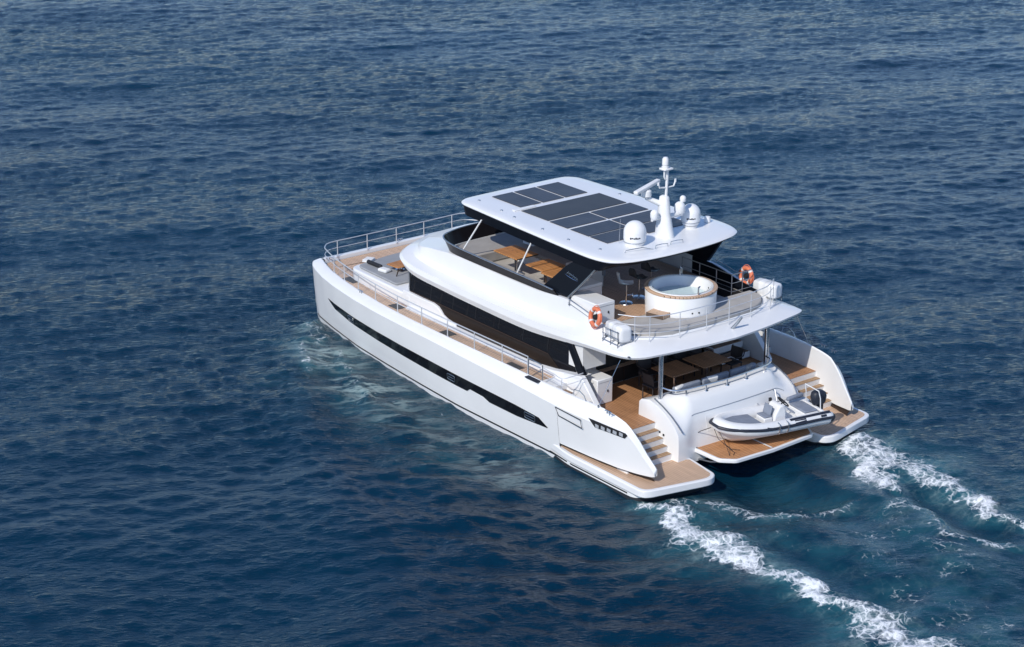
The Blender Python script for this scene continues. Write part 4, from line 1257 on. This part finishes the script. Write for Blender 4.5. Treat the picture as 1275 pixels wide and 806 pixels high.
def table(name, loc, rz, sx, sy, label, group=None, m=None, h=.74):
    t = empty(name, loc, rz, label, 'table', group)
    MB().box(-sx, sx, -sy, sy, h - .045, h).build('tabletop', m or TEAKTAB, t, bevel=.015)
    MB().box(-.2, .2, -.2, .2, .0, .03).build('foot_plate', STEELD, t, bevel=.008)
    MB().lathe([(.05, .03), (.05, h - .05)], 14).build('pedestal', STEEL, t)
    return t
CF = 1.424
table('cockpit_table', (3.40, .45, CF), .0, .50, .52, 'square teak cockpit table nearest the port pillar', 'cockpit dining tables', TEAKC)
table('cockpit_table', (3.38, -.85, CF), .0, .50, .56, 'square teak cockpit table nearest the starboard stairs', 'cockpit dining tables', TEAKC)
ch0 = chair('cockpit_chair', (4.15, .15, CF), PI, 'dark rattan armchair on the forward side of the port cockpit table', 'rattan cockpit chairs')
for (x, y, rz, lab) in ((4.15, .8, PI, 'dark rattan armchair at the forward port corner of the port cockpit table'),
                        (4.15, -.65, PI, 'dark rattan armchair ahead of the starboard cockpit table'),
                        (4.1, -1.3, PI + .15, 'dark rattan armchair ahead of the starboard cockpit table, next to the upper stairs'),
                        (3.3, -1.80, PI / 2, 'dark rattan armchair at the starboard end of the starboard cockpit table'),
                        (3.35, 1.35, -PI / 2, 'dark rattan armchair at the port end of the port cockpit table')):
    c = copy_tree(ch0, label=lab)
    c.location = (x, y, CF); c.rotation_euler = (0, 0, rz)

# ------------------------------------------------------------------ tender platform
tp = rounded([(1.52, 1.75, 0), (.98, 1.78, 0), (.02, 1.76, 0), (-.34, 1.38, 0), (-.42, 0, 0), (-.34, -1.72, 0), (.0, -1.95, 0), (1.52, -1.95, 0)], [0, 0, .1, .1, 0, .1, .1, 0], 4)
tpp = [(x, y) for x, y, z in tp]
TP = MB().prism(tpp, .60, .715).build('tender_platform', WHITE, BOAT, bevel=.02)
ti = rounded([(1.5, 1.70, 0), (.98, 1.71, 0), (.05, 1.69, 0), (-.28, 1.34, 0), (-.35, 0, 0), (-.27, -1.68, 0), (.05, -1.88, 0), (1.5, -1.88, 0)], [0, 0, .1, .1, 0, .1, .1, 0], 4)
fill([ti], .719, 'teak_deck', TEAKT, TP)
MB().box(-.33, 1.3, -.06, -.0, .722, .728).build('platform_seam', CREAMIN, TP)
for s in (1, -1):
    arm = MB().tube([(1.3, s * 1.62, .30), (.5, s * 1.6, .42), (-.05, s * 1.5, .58)], .035, 8).tube([(1.3, s * 1.62, .12), (1.3, s * 1.62, .6)], .03, 8)
    arm.build('platform_arm', STEELD, TP)

# ------------------------------------------------------------------ railings
front_p = [(18.42, 3.22, 2.15)] + [(18.62, y, 2.16) for y in (2.9, 1.8, .6, -.6, -1.8, -2.9)]
port = [(x, yk(x) - .38, 2.16) for x in (18.0, 17.2, 16.3, 15.2, 14.0, 12.6, 11.2, 9.8, 8.4, 7.0, 5.75)]
stb = [(x, -y, z) for x, y, z in port]
path = port[::-1] + [(18.35, 3.2, 2.16)] + [(18.64, y, 2.16) for y in (2.8, 1.8, .6, -.6, -1.8, -2.8)] + [(18.35, -3.2, 2.16)] + stb
sparse = catmull(path, 4)
railing('bow_railing', sparse, .56, [1, .55], [p for p in port[1:]] + [(18.64, y, 2.16) for y in (2.5, 1.25, 0, -1.2, -2.45)] + [p for p in stb[1:]], BOAT, r=.017)
for s in (1, -1):                                    # fine netting laced between the side rails
    zz = []
    for i in range(220):
        x = 5.8 + i * .05
        zz += [(x, s * (yk(x) - .38), 2.18 if i % 2 else 2.70), (x + .05, s * (yk(x + .05) - .38), 2.18 if i % 2 else 2.70)]
    MB().tube(zz, .0016, 4).build('railing_net', RAIL, BOAT)
for s in (1, -1):                                    # boarding gate and the low curved rail aft of it
    y = s * 4.22
    railing('boarding_gate', [(5.70, y, 2.16), (5.1, y, 2.14)], .52, [1, .5], [(5.72, y, 2.14), (5.05, y, 2.13)], BOAT, r=.018, m=STEELD)
    railing('quarter_rail', catmull([(5.02, y, 2.62 - .46), (4.5, y, 2.12), (4.1, s * 4.2, 2.10), (3.9, s * 3.62, 2.2)], 4), .42, [1, .5], [(4.15, y, 2.1)], BOAT, r=.012)
    MB().tube([(3.6, s * 4.24, 2.15), (3.55, s * 4.24, 2.36), (3.3, s * 4.25, 2.40), (3.1, s * 4.25, 2.32), (3.0, s * 4.25, 2.17)], .014, 8).build('quarter_handle', STEEL, HULL)
    MB().box(5.05, 5.65, min(s * 4.22, s * 4.42), max(s * 4.22, s * 4.42), 2.135, 2.165).build('boarding_step', NAVY, HULL)
# upper deck aft rail
ar = catmull([(3.05, 3.05, 3.80), (2.55, 2.72, 3.80), (2.18, 2.05, 3.80), (2.08, 1.2, 3.79), (2.04, 0, 3.79), (2.08, -1.2, 3.79), (2.18, -2.05, 3.80), (2.55, -2.72, 3.80)], 5)
railing('aft_railing', ar, .76, [1, .66, .33], [(2.36, 2.43, 3.78), (2.10, 1.5, 3.76), (2.04, .5, 3.76), (2.04, -.4, 3.76), (2.10, -1.35, 3.76), (2.25, -2.3, 3.76), (2.62, 2.78, 3.78), (2.55, -2.72, 3.78)], BOAT, r=.013)
railing('stairwell_railing', [(5.75, -1.9, 3.78), (3.52, -1.9, 3.78), (3.52, -2.72, 3.78)], .82, [1, .66, .33], [(5.75, -1.9, 3.78), (4.95, -1.9, 3.78), (4.2, -1.9, 3.78), (3.52, -1.9, 3.78), (3.52, -2.35, 3.78)], BOAT, r=.016, m=STEELD)
for s in (1, -1):
    railing('flank_rail', [(5.4, s * 2.98, 4.22), (4.8, s * 3.0, 4.12), (4.1, s * 3.0, 3.98)], .17, [1, 0.15], [(5.35, s * 2.98, 4.2), (4.15, s * 3.0, 3.98)], BOAT, r=.012, m=STEELD)
    # cradle of the raft
    cr = MB()
    for z in (.05, .24, .43):
        cr.tube([(3.45, s * 3.30, 3.72 + z), (2.72, s * 3.30, 3.70 + z)], .011, 6)
    for x in (3.42, 3.08, 2.76):
        cr.tube([(x, s * 2.95, 3.80), (x, s * 3.28, 3.78), (x, s * 3.30, 4.16)], .013, 6)
        cr.tube([(x, s * 3.29, 3.55), (x, s * 3.30, 3.8)], .013, 6)
    cr.build('raft_cradle', STEELD, BOAT)

# ------------------------------------------------------------------ things on the upper deck
FD = 3.782
def liferaft(loc, rz, label):
    t = empty('life_raft', loc, rz, label, 'life raft', 'life raft canisters on the upper deck')
    mb = MB()
    n = 18
    prof2 = []
    for k in range(n):
        a = 2 * PI * k / n
        c_, s_ = math.cos(a), math.sin(a)
        prof2.append((.21 * math.copysign(abs(c_) ** .42, c_), .245 + .235 * math.copysign(abs(s_) ** .42, s_)))
    xs = [-.44, -.42, -.38, -.2, -.19, -.17, 0, .17, .19, .2, .38, .42, .44]
    sc = [.55, .85, .97, 1, 1.03, 1, 1, 1, 1.03, 1, .97, .85, .55]
    rows = [[(x, y * k, .245 + (z - .245) * k) for y, z in prof2] for x, k in zip(xs, sc)]
    mb.loft(rows, closed=True)
    mb.add(rows[0], [tuple(range(n))]).add(rows[-1], [tuple(range(n))])
    mb.build('canister', WHITE2, t, smooth=50)
    MB().loft([[(x, y * 1.05, .245 + (z - .245) * 1.05) for y, z in prof2] for x in (-.03, .03)], closed=True).build('strap', HYPALON, t)
    MB().box(-.40, -.36, -.22, .22, 0, .06).box(.36, .40, -.22, .22, 0, .06).build('chock', STEELD, t)
    return t
liferaft((3.06, 3.02, 3.80), R(-8), 'white life raft canister in the port cradle beside the hot tub deck')
liferaft((3.10, -3.02, 3.80), R(8), 'white life raft canister on the starboard rail beside the orange ring')
def lifering(loc, rot, label, faded=False):
    t = empty('life_ring', loc, 0, label, 'life ring', 'orange life rings on the upper deck')
    t.rotation_euler = rot
    n = 36
    mb = MB()
    mb.tube([(.238 * math.cos(2 * PI * k / n), .238 * math.sin(2 * PI * k / n), 0) for k in range(n)], .07, 12, closed=True)
    mb.build('ring', ORANGE, t)
    for k in range(4):
        a = PI / 4 + k * PI / 2
        w = MB().tube([(.238 * math.cos(a + q), .238 * math.sin(a + q), 0) for q in (-.14, -.07, 0, .07, .14)], .074, 12)
        w.build('band', CUSHW, t)
    gl = MB()
    pts = []
    for k in range(48):
        a = 2 * PI * k / 48
        rr = .325 + .02 * math.cos(4 * a)
        pts.append((rr * math.cos(a), rr * math.sin(a), .0))
    gl.tube(pts, .01, 6, closed=True)
    gl.build('grab_line', ORANGE, t)
    MB().lathe([(0, .05), (.07, .05), (.09, -.03), (0, -.04)], 14).build('holder', BLACKM, t)
    return t
lifering((4.0, 3.1, 4.22), (R(78), 0, R(172)), 'orange life ring with white bands hanging on the port rail beside the white raft')
lifering((3.92, -2.9, 4.26), (R(82), 0, R(178)), 'orange life ring hanging on the starboard rail behind the hot tub')
# hot tub
HTB = empty('hot_tub', (3.70, .02, FD), 0, 'round white hot tub with teak rim and pale blue water', 'hot tub')
MB().lathe([(1.06, 0), (1.06, .02), (1.075, .78), (1.06, .80)], 64).build('shell', WHITE, HTB, smooth=50)
MB().lathe([(1.085, .78), (1.095, .80), (1.095, .835), (1.08, .845), (.99, .845), (.98, .82)], 64).build('rim', TEAKP, HTB)
MB().lathe([(.985, .83), (.97, .865), (.90, .865), (.87, .83), (.82, .55), (.70, .45), (.62, .25), (0, .22)], 64).build('basin', TUBW, HTB, smooth=50)
MB().lathe([(.80, .56), (0, .56)], 48).build('water', TUBWATER, HTB)
hd = MB()
for a in (R(-150), R(-135), R(-120), R(40), R(55)):
    for z in (.64, .72):
        r_ = .87 - (.83 - z) * .18
        hd.obox(((r_ - .006) * math.cos(a), (r_ - .006) * math.sin(a), z), (math.cos(a), math.sin(a), 0), (-math.sin(a), math.cos(a), 0), (0, 0, 1), .01, .022, .022)
hd.build('jet', BLACKM, HTB)
for a in (R(172), R(-40)):
    MB().tube([(1.0 * math.cos(a - .06), 1.0 * math.sin(a - .06), .84), (1.0 * math.cos(a - .06), 1.0 * math.sin(a - .06), 1.05), (.98 * math.cos(a), .98 * math.sin(a), 1.1), (.9 * math.cos(a), .9 * math.sin(a), 1.05), (.88 * math.cos(a), .88 * math.sin(a), .85)], .018, 8).build('grab_rail', STEEL, HTB)
MB().obox((-.98, .42, .32), (1, 0, 0), (0, 1, 0), (0, 0, 1), .012, .02, .02).obox((-1.05, .22, .32), (1, 0, 0), (0, 1, 0), (0, 0, 1), .012, .02, .02).build('drain_cap', BLACKM, HTB)
o = MB().box(-.30, .30, -.26, .26, 0, .13).build('step', TEAKP, HTB, bevel=.015)
o.location = (-.30, 1.12, .215); o.rotation_euler = (0, 0, R(15))
ap = rounded([(3.55, 2.62, 0), (2.95, 2.62, 0), (2.45, 2.15, 0), (2.30, 1.6, 0), (2.24, 0, 0), (2.30, -1.6, 0), (2.45, -2.15, 0), (2.95, -2.62, 0), (3.45, -2.62, 0), (3.45, -1.3, 0), (3.3, -.95, 0), (2.95, -.72, 0), (2.68, -.35, 0), (2.62, 0, 0), (2.68, .4, 0), (2.95, .85, 0), (3.3, 1.1, 0), (3.55, 1.35, 0)], [.08, .2, .3, 0, 0, 0, .3, .2, .08] + [0] * 9, 4)
tag(MB().prism([(x, y) for x, y, z in ap], 3.786, 3.99).build('aft_sunpad', GREYDECK, None, bevel=.035), 'long pale grey sunpad along the aft rail of the upper deck, behind the hot tub', 'sunpad')
# bar stools
def stool(loc, rz, label, m):
    t = empty('bar_stool', loc, rz, label, 'bar stool', 'bar stools on the upper deck')
    MB().lathe([(0, .03), (.05, .03), (.20, .015), (.21, 0)], 24).build('base', STEEL, t)
    MB().lathe([(.028, .02), (.028, .62)], 12).build('column', STEEL, t)
    MB().tube([(0, 0, .26), (.2, 0, .26)], .012, 8).tube([(.2, -.12, .26), (.2, .12, .26)], .012, 8).build('footrest', STEEL, t)
    sec = [(.20, .635), (.16, .62), (.0, .61), (-.13, .63), (-.19, .70), (-.22, .85), (-.235, .95)]
    wid = [.14, .18, .2, .2, .2, .19, .13]
    rows = [[(x - .03 * abs(k) * (z > .66), w * k / 2, z + .03 * (abs(k) / 2) ** 2 * (z < .66)) for k in range(-2, 3)] for (x, z), w in zip(sec, wid)]
    th = [[(x + .02, y, z + .015) for x, y, z in r_] for r_ in rows]
    mb = MB().loft(rows).loft(th)
    mb.build('shell_seat', m, t, smooth=70)
    return t
stool((5.30, .78, FD), R(-125), 'white moulded bar stool, the nearest of the three by the hot tub', PLASTIC)
o = stool((5.46, .12, FD), R(-95), 'charcoal moulded bar stool, the middle one of three beside the hot tub', GREYMESH)
o = stool((5.75, -.62, FD), R(-85), 'charcoal moulded bar stool, farthest of three under the roof', GREYMESH)
# white bar lockers along the port side, wall of the starboard side
locker(4.35, 5.55, 2.05, 2.76, FD, 4.42, 'bar_locker')
locker(5.75, 6.55, 1.35, 2.5, FD, 4.46, 'bar_locker')
MB().box(6.7, 8.0, .55, .95, FD, 4.40).build('bar_counter', CREAMIN, BOAT, bevel=.02)
MB().box(6.2, 10.9, -2.79, -2.76, FD, 4.35).build('bulwark_lining', CREAMIN, UP)
# forward sunpads, sofas and tables on the upper deck
sp = rounded([(12.2, 1.9, 0), (11.75, 2.42, 0), (10.9, 2.62, 0), (10.9, -2.62, 0), (11.75, -2.42, 0), (12.2, -1.9, 0)], [.3, .3, 0, 0, .3, .3], 4)
t = tag(MB().prism([(x, y) for x, y, z in sp], FD, 4.16).build('upper_sunpad', PADWARM, None, bevel=.05), 'warm grey sunpad behind the windscreen at the front of the upper deck', 'sunpad')
SO = empty('dinette_sofa', (8.9, .62, FD), 0, 'grey sofa running along the teak tables under the roof', 'sofa')
MB().box(-2.0, 1.9, -.30, .28, 0, .36).build('base', CREAMIN, SO, bevel=.02)
MB().box(-1.98, 1.88, -.28, .27, .365, .50).build('seat_cushion', PADWARM, SO, bevel=.05)
MB().box(-1.98, 1.88, -.42, -.28, .30, .80).build('back_cushion', PADGREY, SO, bevel=.05)
SP_ = empty('port_bench', (8.6, 2.55, FD), 0, 'grey bench along the port side under the windscreen rim', 'bench')
MB().box(-2.0, 2.1, -.18, .22, 0, .34).build('base', CREAMIN, SP_, bevel=.02)
MB().box(-1.98, 2.08, -.2, .2, .345, .46).build('seat_cushion', PADWARM, SP_, bevel=.04)
table('dining_table', (9.55, 1.70, FD), 0, .60, .44, 'orange teak table nearest the front of the upper deck', 'teak tables on the upper deck', TEAKTAB, .72)
table('dining_table', (8.05, 1.72, FD), 0, .42, .46, 'orange teak table in the middle of the upper deck row', 'teak tables on the upper deck', TEAKTAB, .70)
table('dining_table', (7.15, 1.80, FD), 0, .42, .50, 'orange teak table beside the black roof leg', 'teak tables on the upper deck', TEAKTAB, .70)
HS = empty('helm_seat', (10.45, .25, FD), PI, 'white moulded helm chair beneath the front of the roof', 'chair')
MB().lathe([(.2, 0), (.2, .02), (.05, .05), (.05, .45)], 16).build('column', STEEL, HS)
MB().box(-.27, .27, -.28, .28, .45, .58).build('seat', CUSHW, HS, bevel=.06, seg=3)
MB().obox((-.28, 0, .88), (1, 0, .2), (0, 1, 0), (-.2, 0, 1), .06, .27, .36).build('backrest', CUSHW, HS, bevel=.05, seg=3)
for y in (-.3, .3):
    MB().box(-.2, .2, y - .04, y + .04, .66, .72).build('armrest', PADGREY, HS, bevel=.02)
hc = MB().slab([(9.9, -1.9, FD), (9.9, -.3, FD), (9.9, -.3, 4.55), (9.9, -1.9, 4.55)], (.7, 0, 0)).build('helm_console', BLACKM, BOAT, bevel=.04)
for k, (x, y, lab) in enumerate(((8.75, .42, 'dark blue cushion at the forward end of the dinette sofa backrest'), (8.35, .42, 'dark blue cushion second from the front on the dinette sofa'), (7.95, .40, 'pale grey cushion on the dinette sofa behind the middle table'))):
    c = empty('sofa_cushion', (x, y, 4.285), .1 * k, lab, 'cushion', 'cushions on the dinette sofa')
    MB().obox((0, 0, .16), (0, 1, -.3), (1, 0, 0), (0, .3, 1), .05, .18, .16).build('padding', (PADBLUE, PADBLUE, PADGREY)[k], c, bevel=.05, seg=3)

# ------------------------------------------------------------------ tender (inflatable dinghy) on the platform
RB = empty('dinghy', (.40, -.50, .722), R(-99), 'pale grey inflatable dinghy with navy stripes and black outboard on the tender platform', 'dinghy')
# local axes: +x = bow ; boat bow points to port of the catamaran
RB.rotation_euler = (0, 0, R(80))
L0, BW = 1.70, .56
zt = .50
half_t = [(-1.75, .60, zt - .02), (-1.2, .60, zt), (-.4, .61, zt), (.4, .60, zt + .02), (.95, .52, zt + .06), (1.4, .33, zt + .12), (1.62, .10, zt + .17), (1.65, 0, zt + .18)]
hp = catmull(half_t, 5)
tubep = hp + [Vector((p.x, -p.y, p.z)) for p in hp[::-1][1:]]
rads = []
for p in tubep:
    rads.append(.20 if p.x > -1.2 else .20 - .0 * p.x)
tip = [Vector((-2.0, .60, zt - .03)), Vector((-1.93, .60, zt - .03)), Vector((-1.82, .60, zt - .025))]
tubep = tip + tubep + [Vector((p.x, -p.y, p.z)) for p in tip[::-1]]
rads = [.05, .12, .18] + rads + [.18, .12, .05]
TUBE = MB().tube(tubep, rads, 18).build('inflatable_tube', HYPALON, RB, smooth=60)
ol = [p + Vector((0, math.copysign(.192, p.y) if abs(p.y) > .02 else 0, .055)) * (1 if p.x < 1.2 else .8) + (Vector((.2, 0, 0)) * max(0, (p.x - 1.0) / .65)) for p in tubep[2:-2]]
MB().tube(ol, .046, 8).build('rub_strake', NAVY, TUBE)
# navy swoosh and patches on each tube
for s in (1, -1):
    pt = MB()
    def arc(x0, x1, a0, a1, n=10, rr=.2055):
        A, B_ = [], []
        for i in range(n + 1):
            x = x0 + (x1 - x0) * i / n
            for lst, a in ((A, a0), (B_, a1)):
                lst.append((x, s * (.605 + rr * math.cos(R(a))), zt + rr * math.sin(R(a))))
        return [A, B_]
    pt.loft(arc(-1.78, -.35, 56, 84))
    pt.loft(arc(-.88, -.48, 26, 54))
    pt.loft(arc(-1.6, -1.4, 32, 50))
    pt.loft(arc(.28, .5, 30, 44)).loft(arc(-.02, .2, 34, 50))
    pt.build('tube_patch', NAVY, TUBE, recalc=False)
    tipc = MB().tube([Vector((x, s * .60, zt - .03)) for x in (-2.005, -1.93, -1.82, -1.74)], [.054, .124, .184, .203], 18)
    tipc.build('tube_end', NAVY, TUBE, smooth=60)
    gh = MB()
    for x in (.12, -.18):
        gh.tube([(x, s * .72, zt + .22), (x, s * .84, zt + .20), (x, s * .86, zt + .02), (x, s * .80, zt - .14)], .016, 8)
    gh.build('boarding_ladder', STEEL, RB)
# V hull
kx = [(-1.75, .0, .58), (-1.0, .0, .58), (0, .0, .56), (.8, .02, .48), (1.25, .10, .32), (1.55, .26, .10), (1.66, .44, .01)]
rows = []
for x, zk_, w in kx:
    zs = .36 if x < 1 else .36 + (x - 1) * .3
    rows.append([(x, w, zs), (x, w * .82, zs * .55 + zk_ * .45), (x, .02, zk_), (x, -.02, zk_), (x, -w * .82, zs * .55 + zk_ * .45), (x, -w, zs)])
mb = MB().loft(rows)
mb.add(rows[0], [tuple(range(6))])
mb.build('hull', WHITE2, RB, smooth=40)
MB().slab([(-1.7, .46, .40), (-1.7, -.46, .40), (.7, -.44, .40), (1.15, -.28, .44), (1.15, .28, .44), (.7, .44, .40)], (0, 0, .02)).build('floor', HYPALON, RB)
MB().box(-1.72, -1.62, -.46, .46, .36, .66).build('stern_board', WHITE2, RB, bevel=.02)
MB().box(-1.55, -1.05, -.43, .43, .42, .64).build('stern_seat', WHITE2, RB, bevel=.03)
MB().box(-1.53, -1.07, -.40, .40, .645, .70).build('seat_cushion', PADBLUE, RB, bevel=.02)
MB().slab([(.40, .42, .55), (.40, -.42, .55), (1.0, -.36, .62), (1.42, -.14, .70), (1.46, 0, .70), (1.42, .14, .70), (1.0, .36, .62)], (0, 0, .08)).build('bow_cushion', PADBLUE, RB, bevel=.025)
# console with screen, wheel and the seat in front of it
cs = [(-.52, .42), (-.50, .86), (-.40, 1.0), (-.26, .98), (-.12, .74), (-.06, .42)]
CN = MB().slab([(x, .26, z) for x, z in cs], (0, -.52, 0)).build('console', WHITE2, RB, bevel=.05, seg=3)
MB().box(-.06, .24, -.22, .22, .42, .66).build('console_seat', WHITE2, RB, bevel=.03)
MB().box(-.05, .23, -.2, .2, .665, .71).build('console_cushion', PADBLUE, RB, bevel=.02)
MB().obox((-.02, 0, .85), (1, 0, .25), (0, 1, 0), (-.25, 0, 1), .025, .19, .15).build('console_backrest', PADBLUE, RB, bevel=.03)
wh = MB()
ax = Vector((-.75, 0, .66)); e1 = Vector((0, 1, 0)); e2 = ax.normalized().cross(e1)
c0 = Vector((-.56, 0, .98))
wh.tube([c0 + (e1 * math.cos(2 * PI * k / 24) + e2 * math.sin(2 * PI * k / 24)) * .2 for k in range(24)], .018, 8, closed=True)
for k in range(3):
    a = 2 * PI * k / 3
    wh.tube([c0, c0 + (e1 * math.cos(a) + e2 * math.sin(a)) * .16], .012, 6)
wh.tube([c0, c0 - ax.normalized() * .1], .02, 8)
wh.build('steering_wheel', BLACKM, RB)
MB().obox((-.30, -.29, 1.0), (1, 0, 0), (0, 1, 0), (0, 0, 1), .04, .03, .05).build('throttle', BLACKM, RB)
# outboard
OB = MB()
secs = []
for x0, x1, w, z in ((-1.98, -1.66, .10, .66), (-2.06, -1.62, .15, .74), (-2.08, -1.58, .165, .92), (-2.05, -1.60, .155, 1.04), (-1.96, -1.66, .10, 1.10)):
    secs.append([((x0 + x1) / 2 + (x1 - x0) / 2 * math.copysign(abs(math.cos(a)) ** .7, math.cos(a)), w * math.copysign(abs(math.sin(a)) ** .7, math.sin(a)), z) for a in [2 * PI * k / 16 for k in range(16)]])
OB.loft(secs, closed=True)
OB.add(secs[0], [tuple(range(16))]).add(secs[-1], [tuple(range(16))])
OM = OB.build('outboard_motor', NAVY, RB, smooth=60)
MB().box(-1.98, -1.80, -.07, .07, .10, .68).box(-2.05, -1.70, -.09, .09, .16, .19).build('outboard_leg', BLACKM, OM, bevel=.02)
MB().lathe([(0, -.1), (.05, -.06), (.055, .1), (0, .14)], 12).build('propeller_hub', BLACKM, OM).location = (-1.95, 0, .08)
sa = MB()                                               # stern roll bar
for s in (1, -1):
    sa.tube([(-1.66, s * .36, .62), (-1.64, s * .36, 1.0), (-1.58, s * .34, 1.24)], .016, 8)
sa.tube([(-1.58, .34, 1.24), (-1.58, -.34, 1.24)], .016, 8)
sa.build('ski_bar', WHITE2, RB)
MB().obox((-1.30, -.44, .84), (0.9, .2, 0), (-.2, .9, 0), (0, 0, 1), .34, .06, .06).build('rolled_cover', PADBLUE, RB, bevel=.04)
# davit arm with strop holding the dinghy to the transom and lashing lines at the bow
tag(MB().tube([(1.30, -1.55, 1.66), (1.05, -1.45, 1.75), (.85, -1.35, 1.48)], .02, 8).build('davit_arm', STEELD, TR))
lr = empty('lashing_rope', (.55, 1.35, .722), 0, 'thin dark rope lashing the dinghy bow to the tender platform', 'rope')
MB().tube([(0.1, .02, .62), (.05, -.1, .3), (-.25, -.35, .01), (-.45, -.5, .012)], .009, 6).tube([(0.05, -.15, .5), (-.3, -.1, .2), (-.55, .0, .012)], .009, 6).tube([(-.2, -.2, .14), (-.5, -.25, .012), (-.6, -.1, .012)], .009, 6).build('line', ROPE, lr)
lr2 = empty('mooring_line', (.85, 1.45, .722), 0, 'dark line running from the dinghy bow to the transom foot', 'rope')
MB().tube([(-.12, -.02, .66), (.15, .12, .5), (.5, .2, .2), (.62, .22, .01)], .011, 6).tube([(.62, .22, .012), (.3, .28, .012), (.1, .26, .012)], .011, 6).build('line', ROPE, lr2)
# guy wires from overhang to the quarters
for s in (1, -1):
    MB().tube([(2.4, s * 3.5, 3.45), (2.45, s * 4.25, 2.2)], .006, 6).lathe([(.03, .06), (.03, 0)], 8, (2.45, s * 4.25, 2.17)).build('stay_wire', STEEL, BOAT)
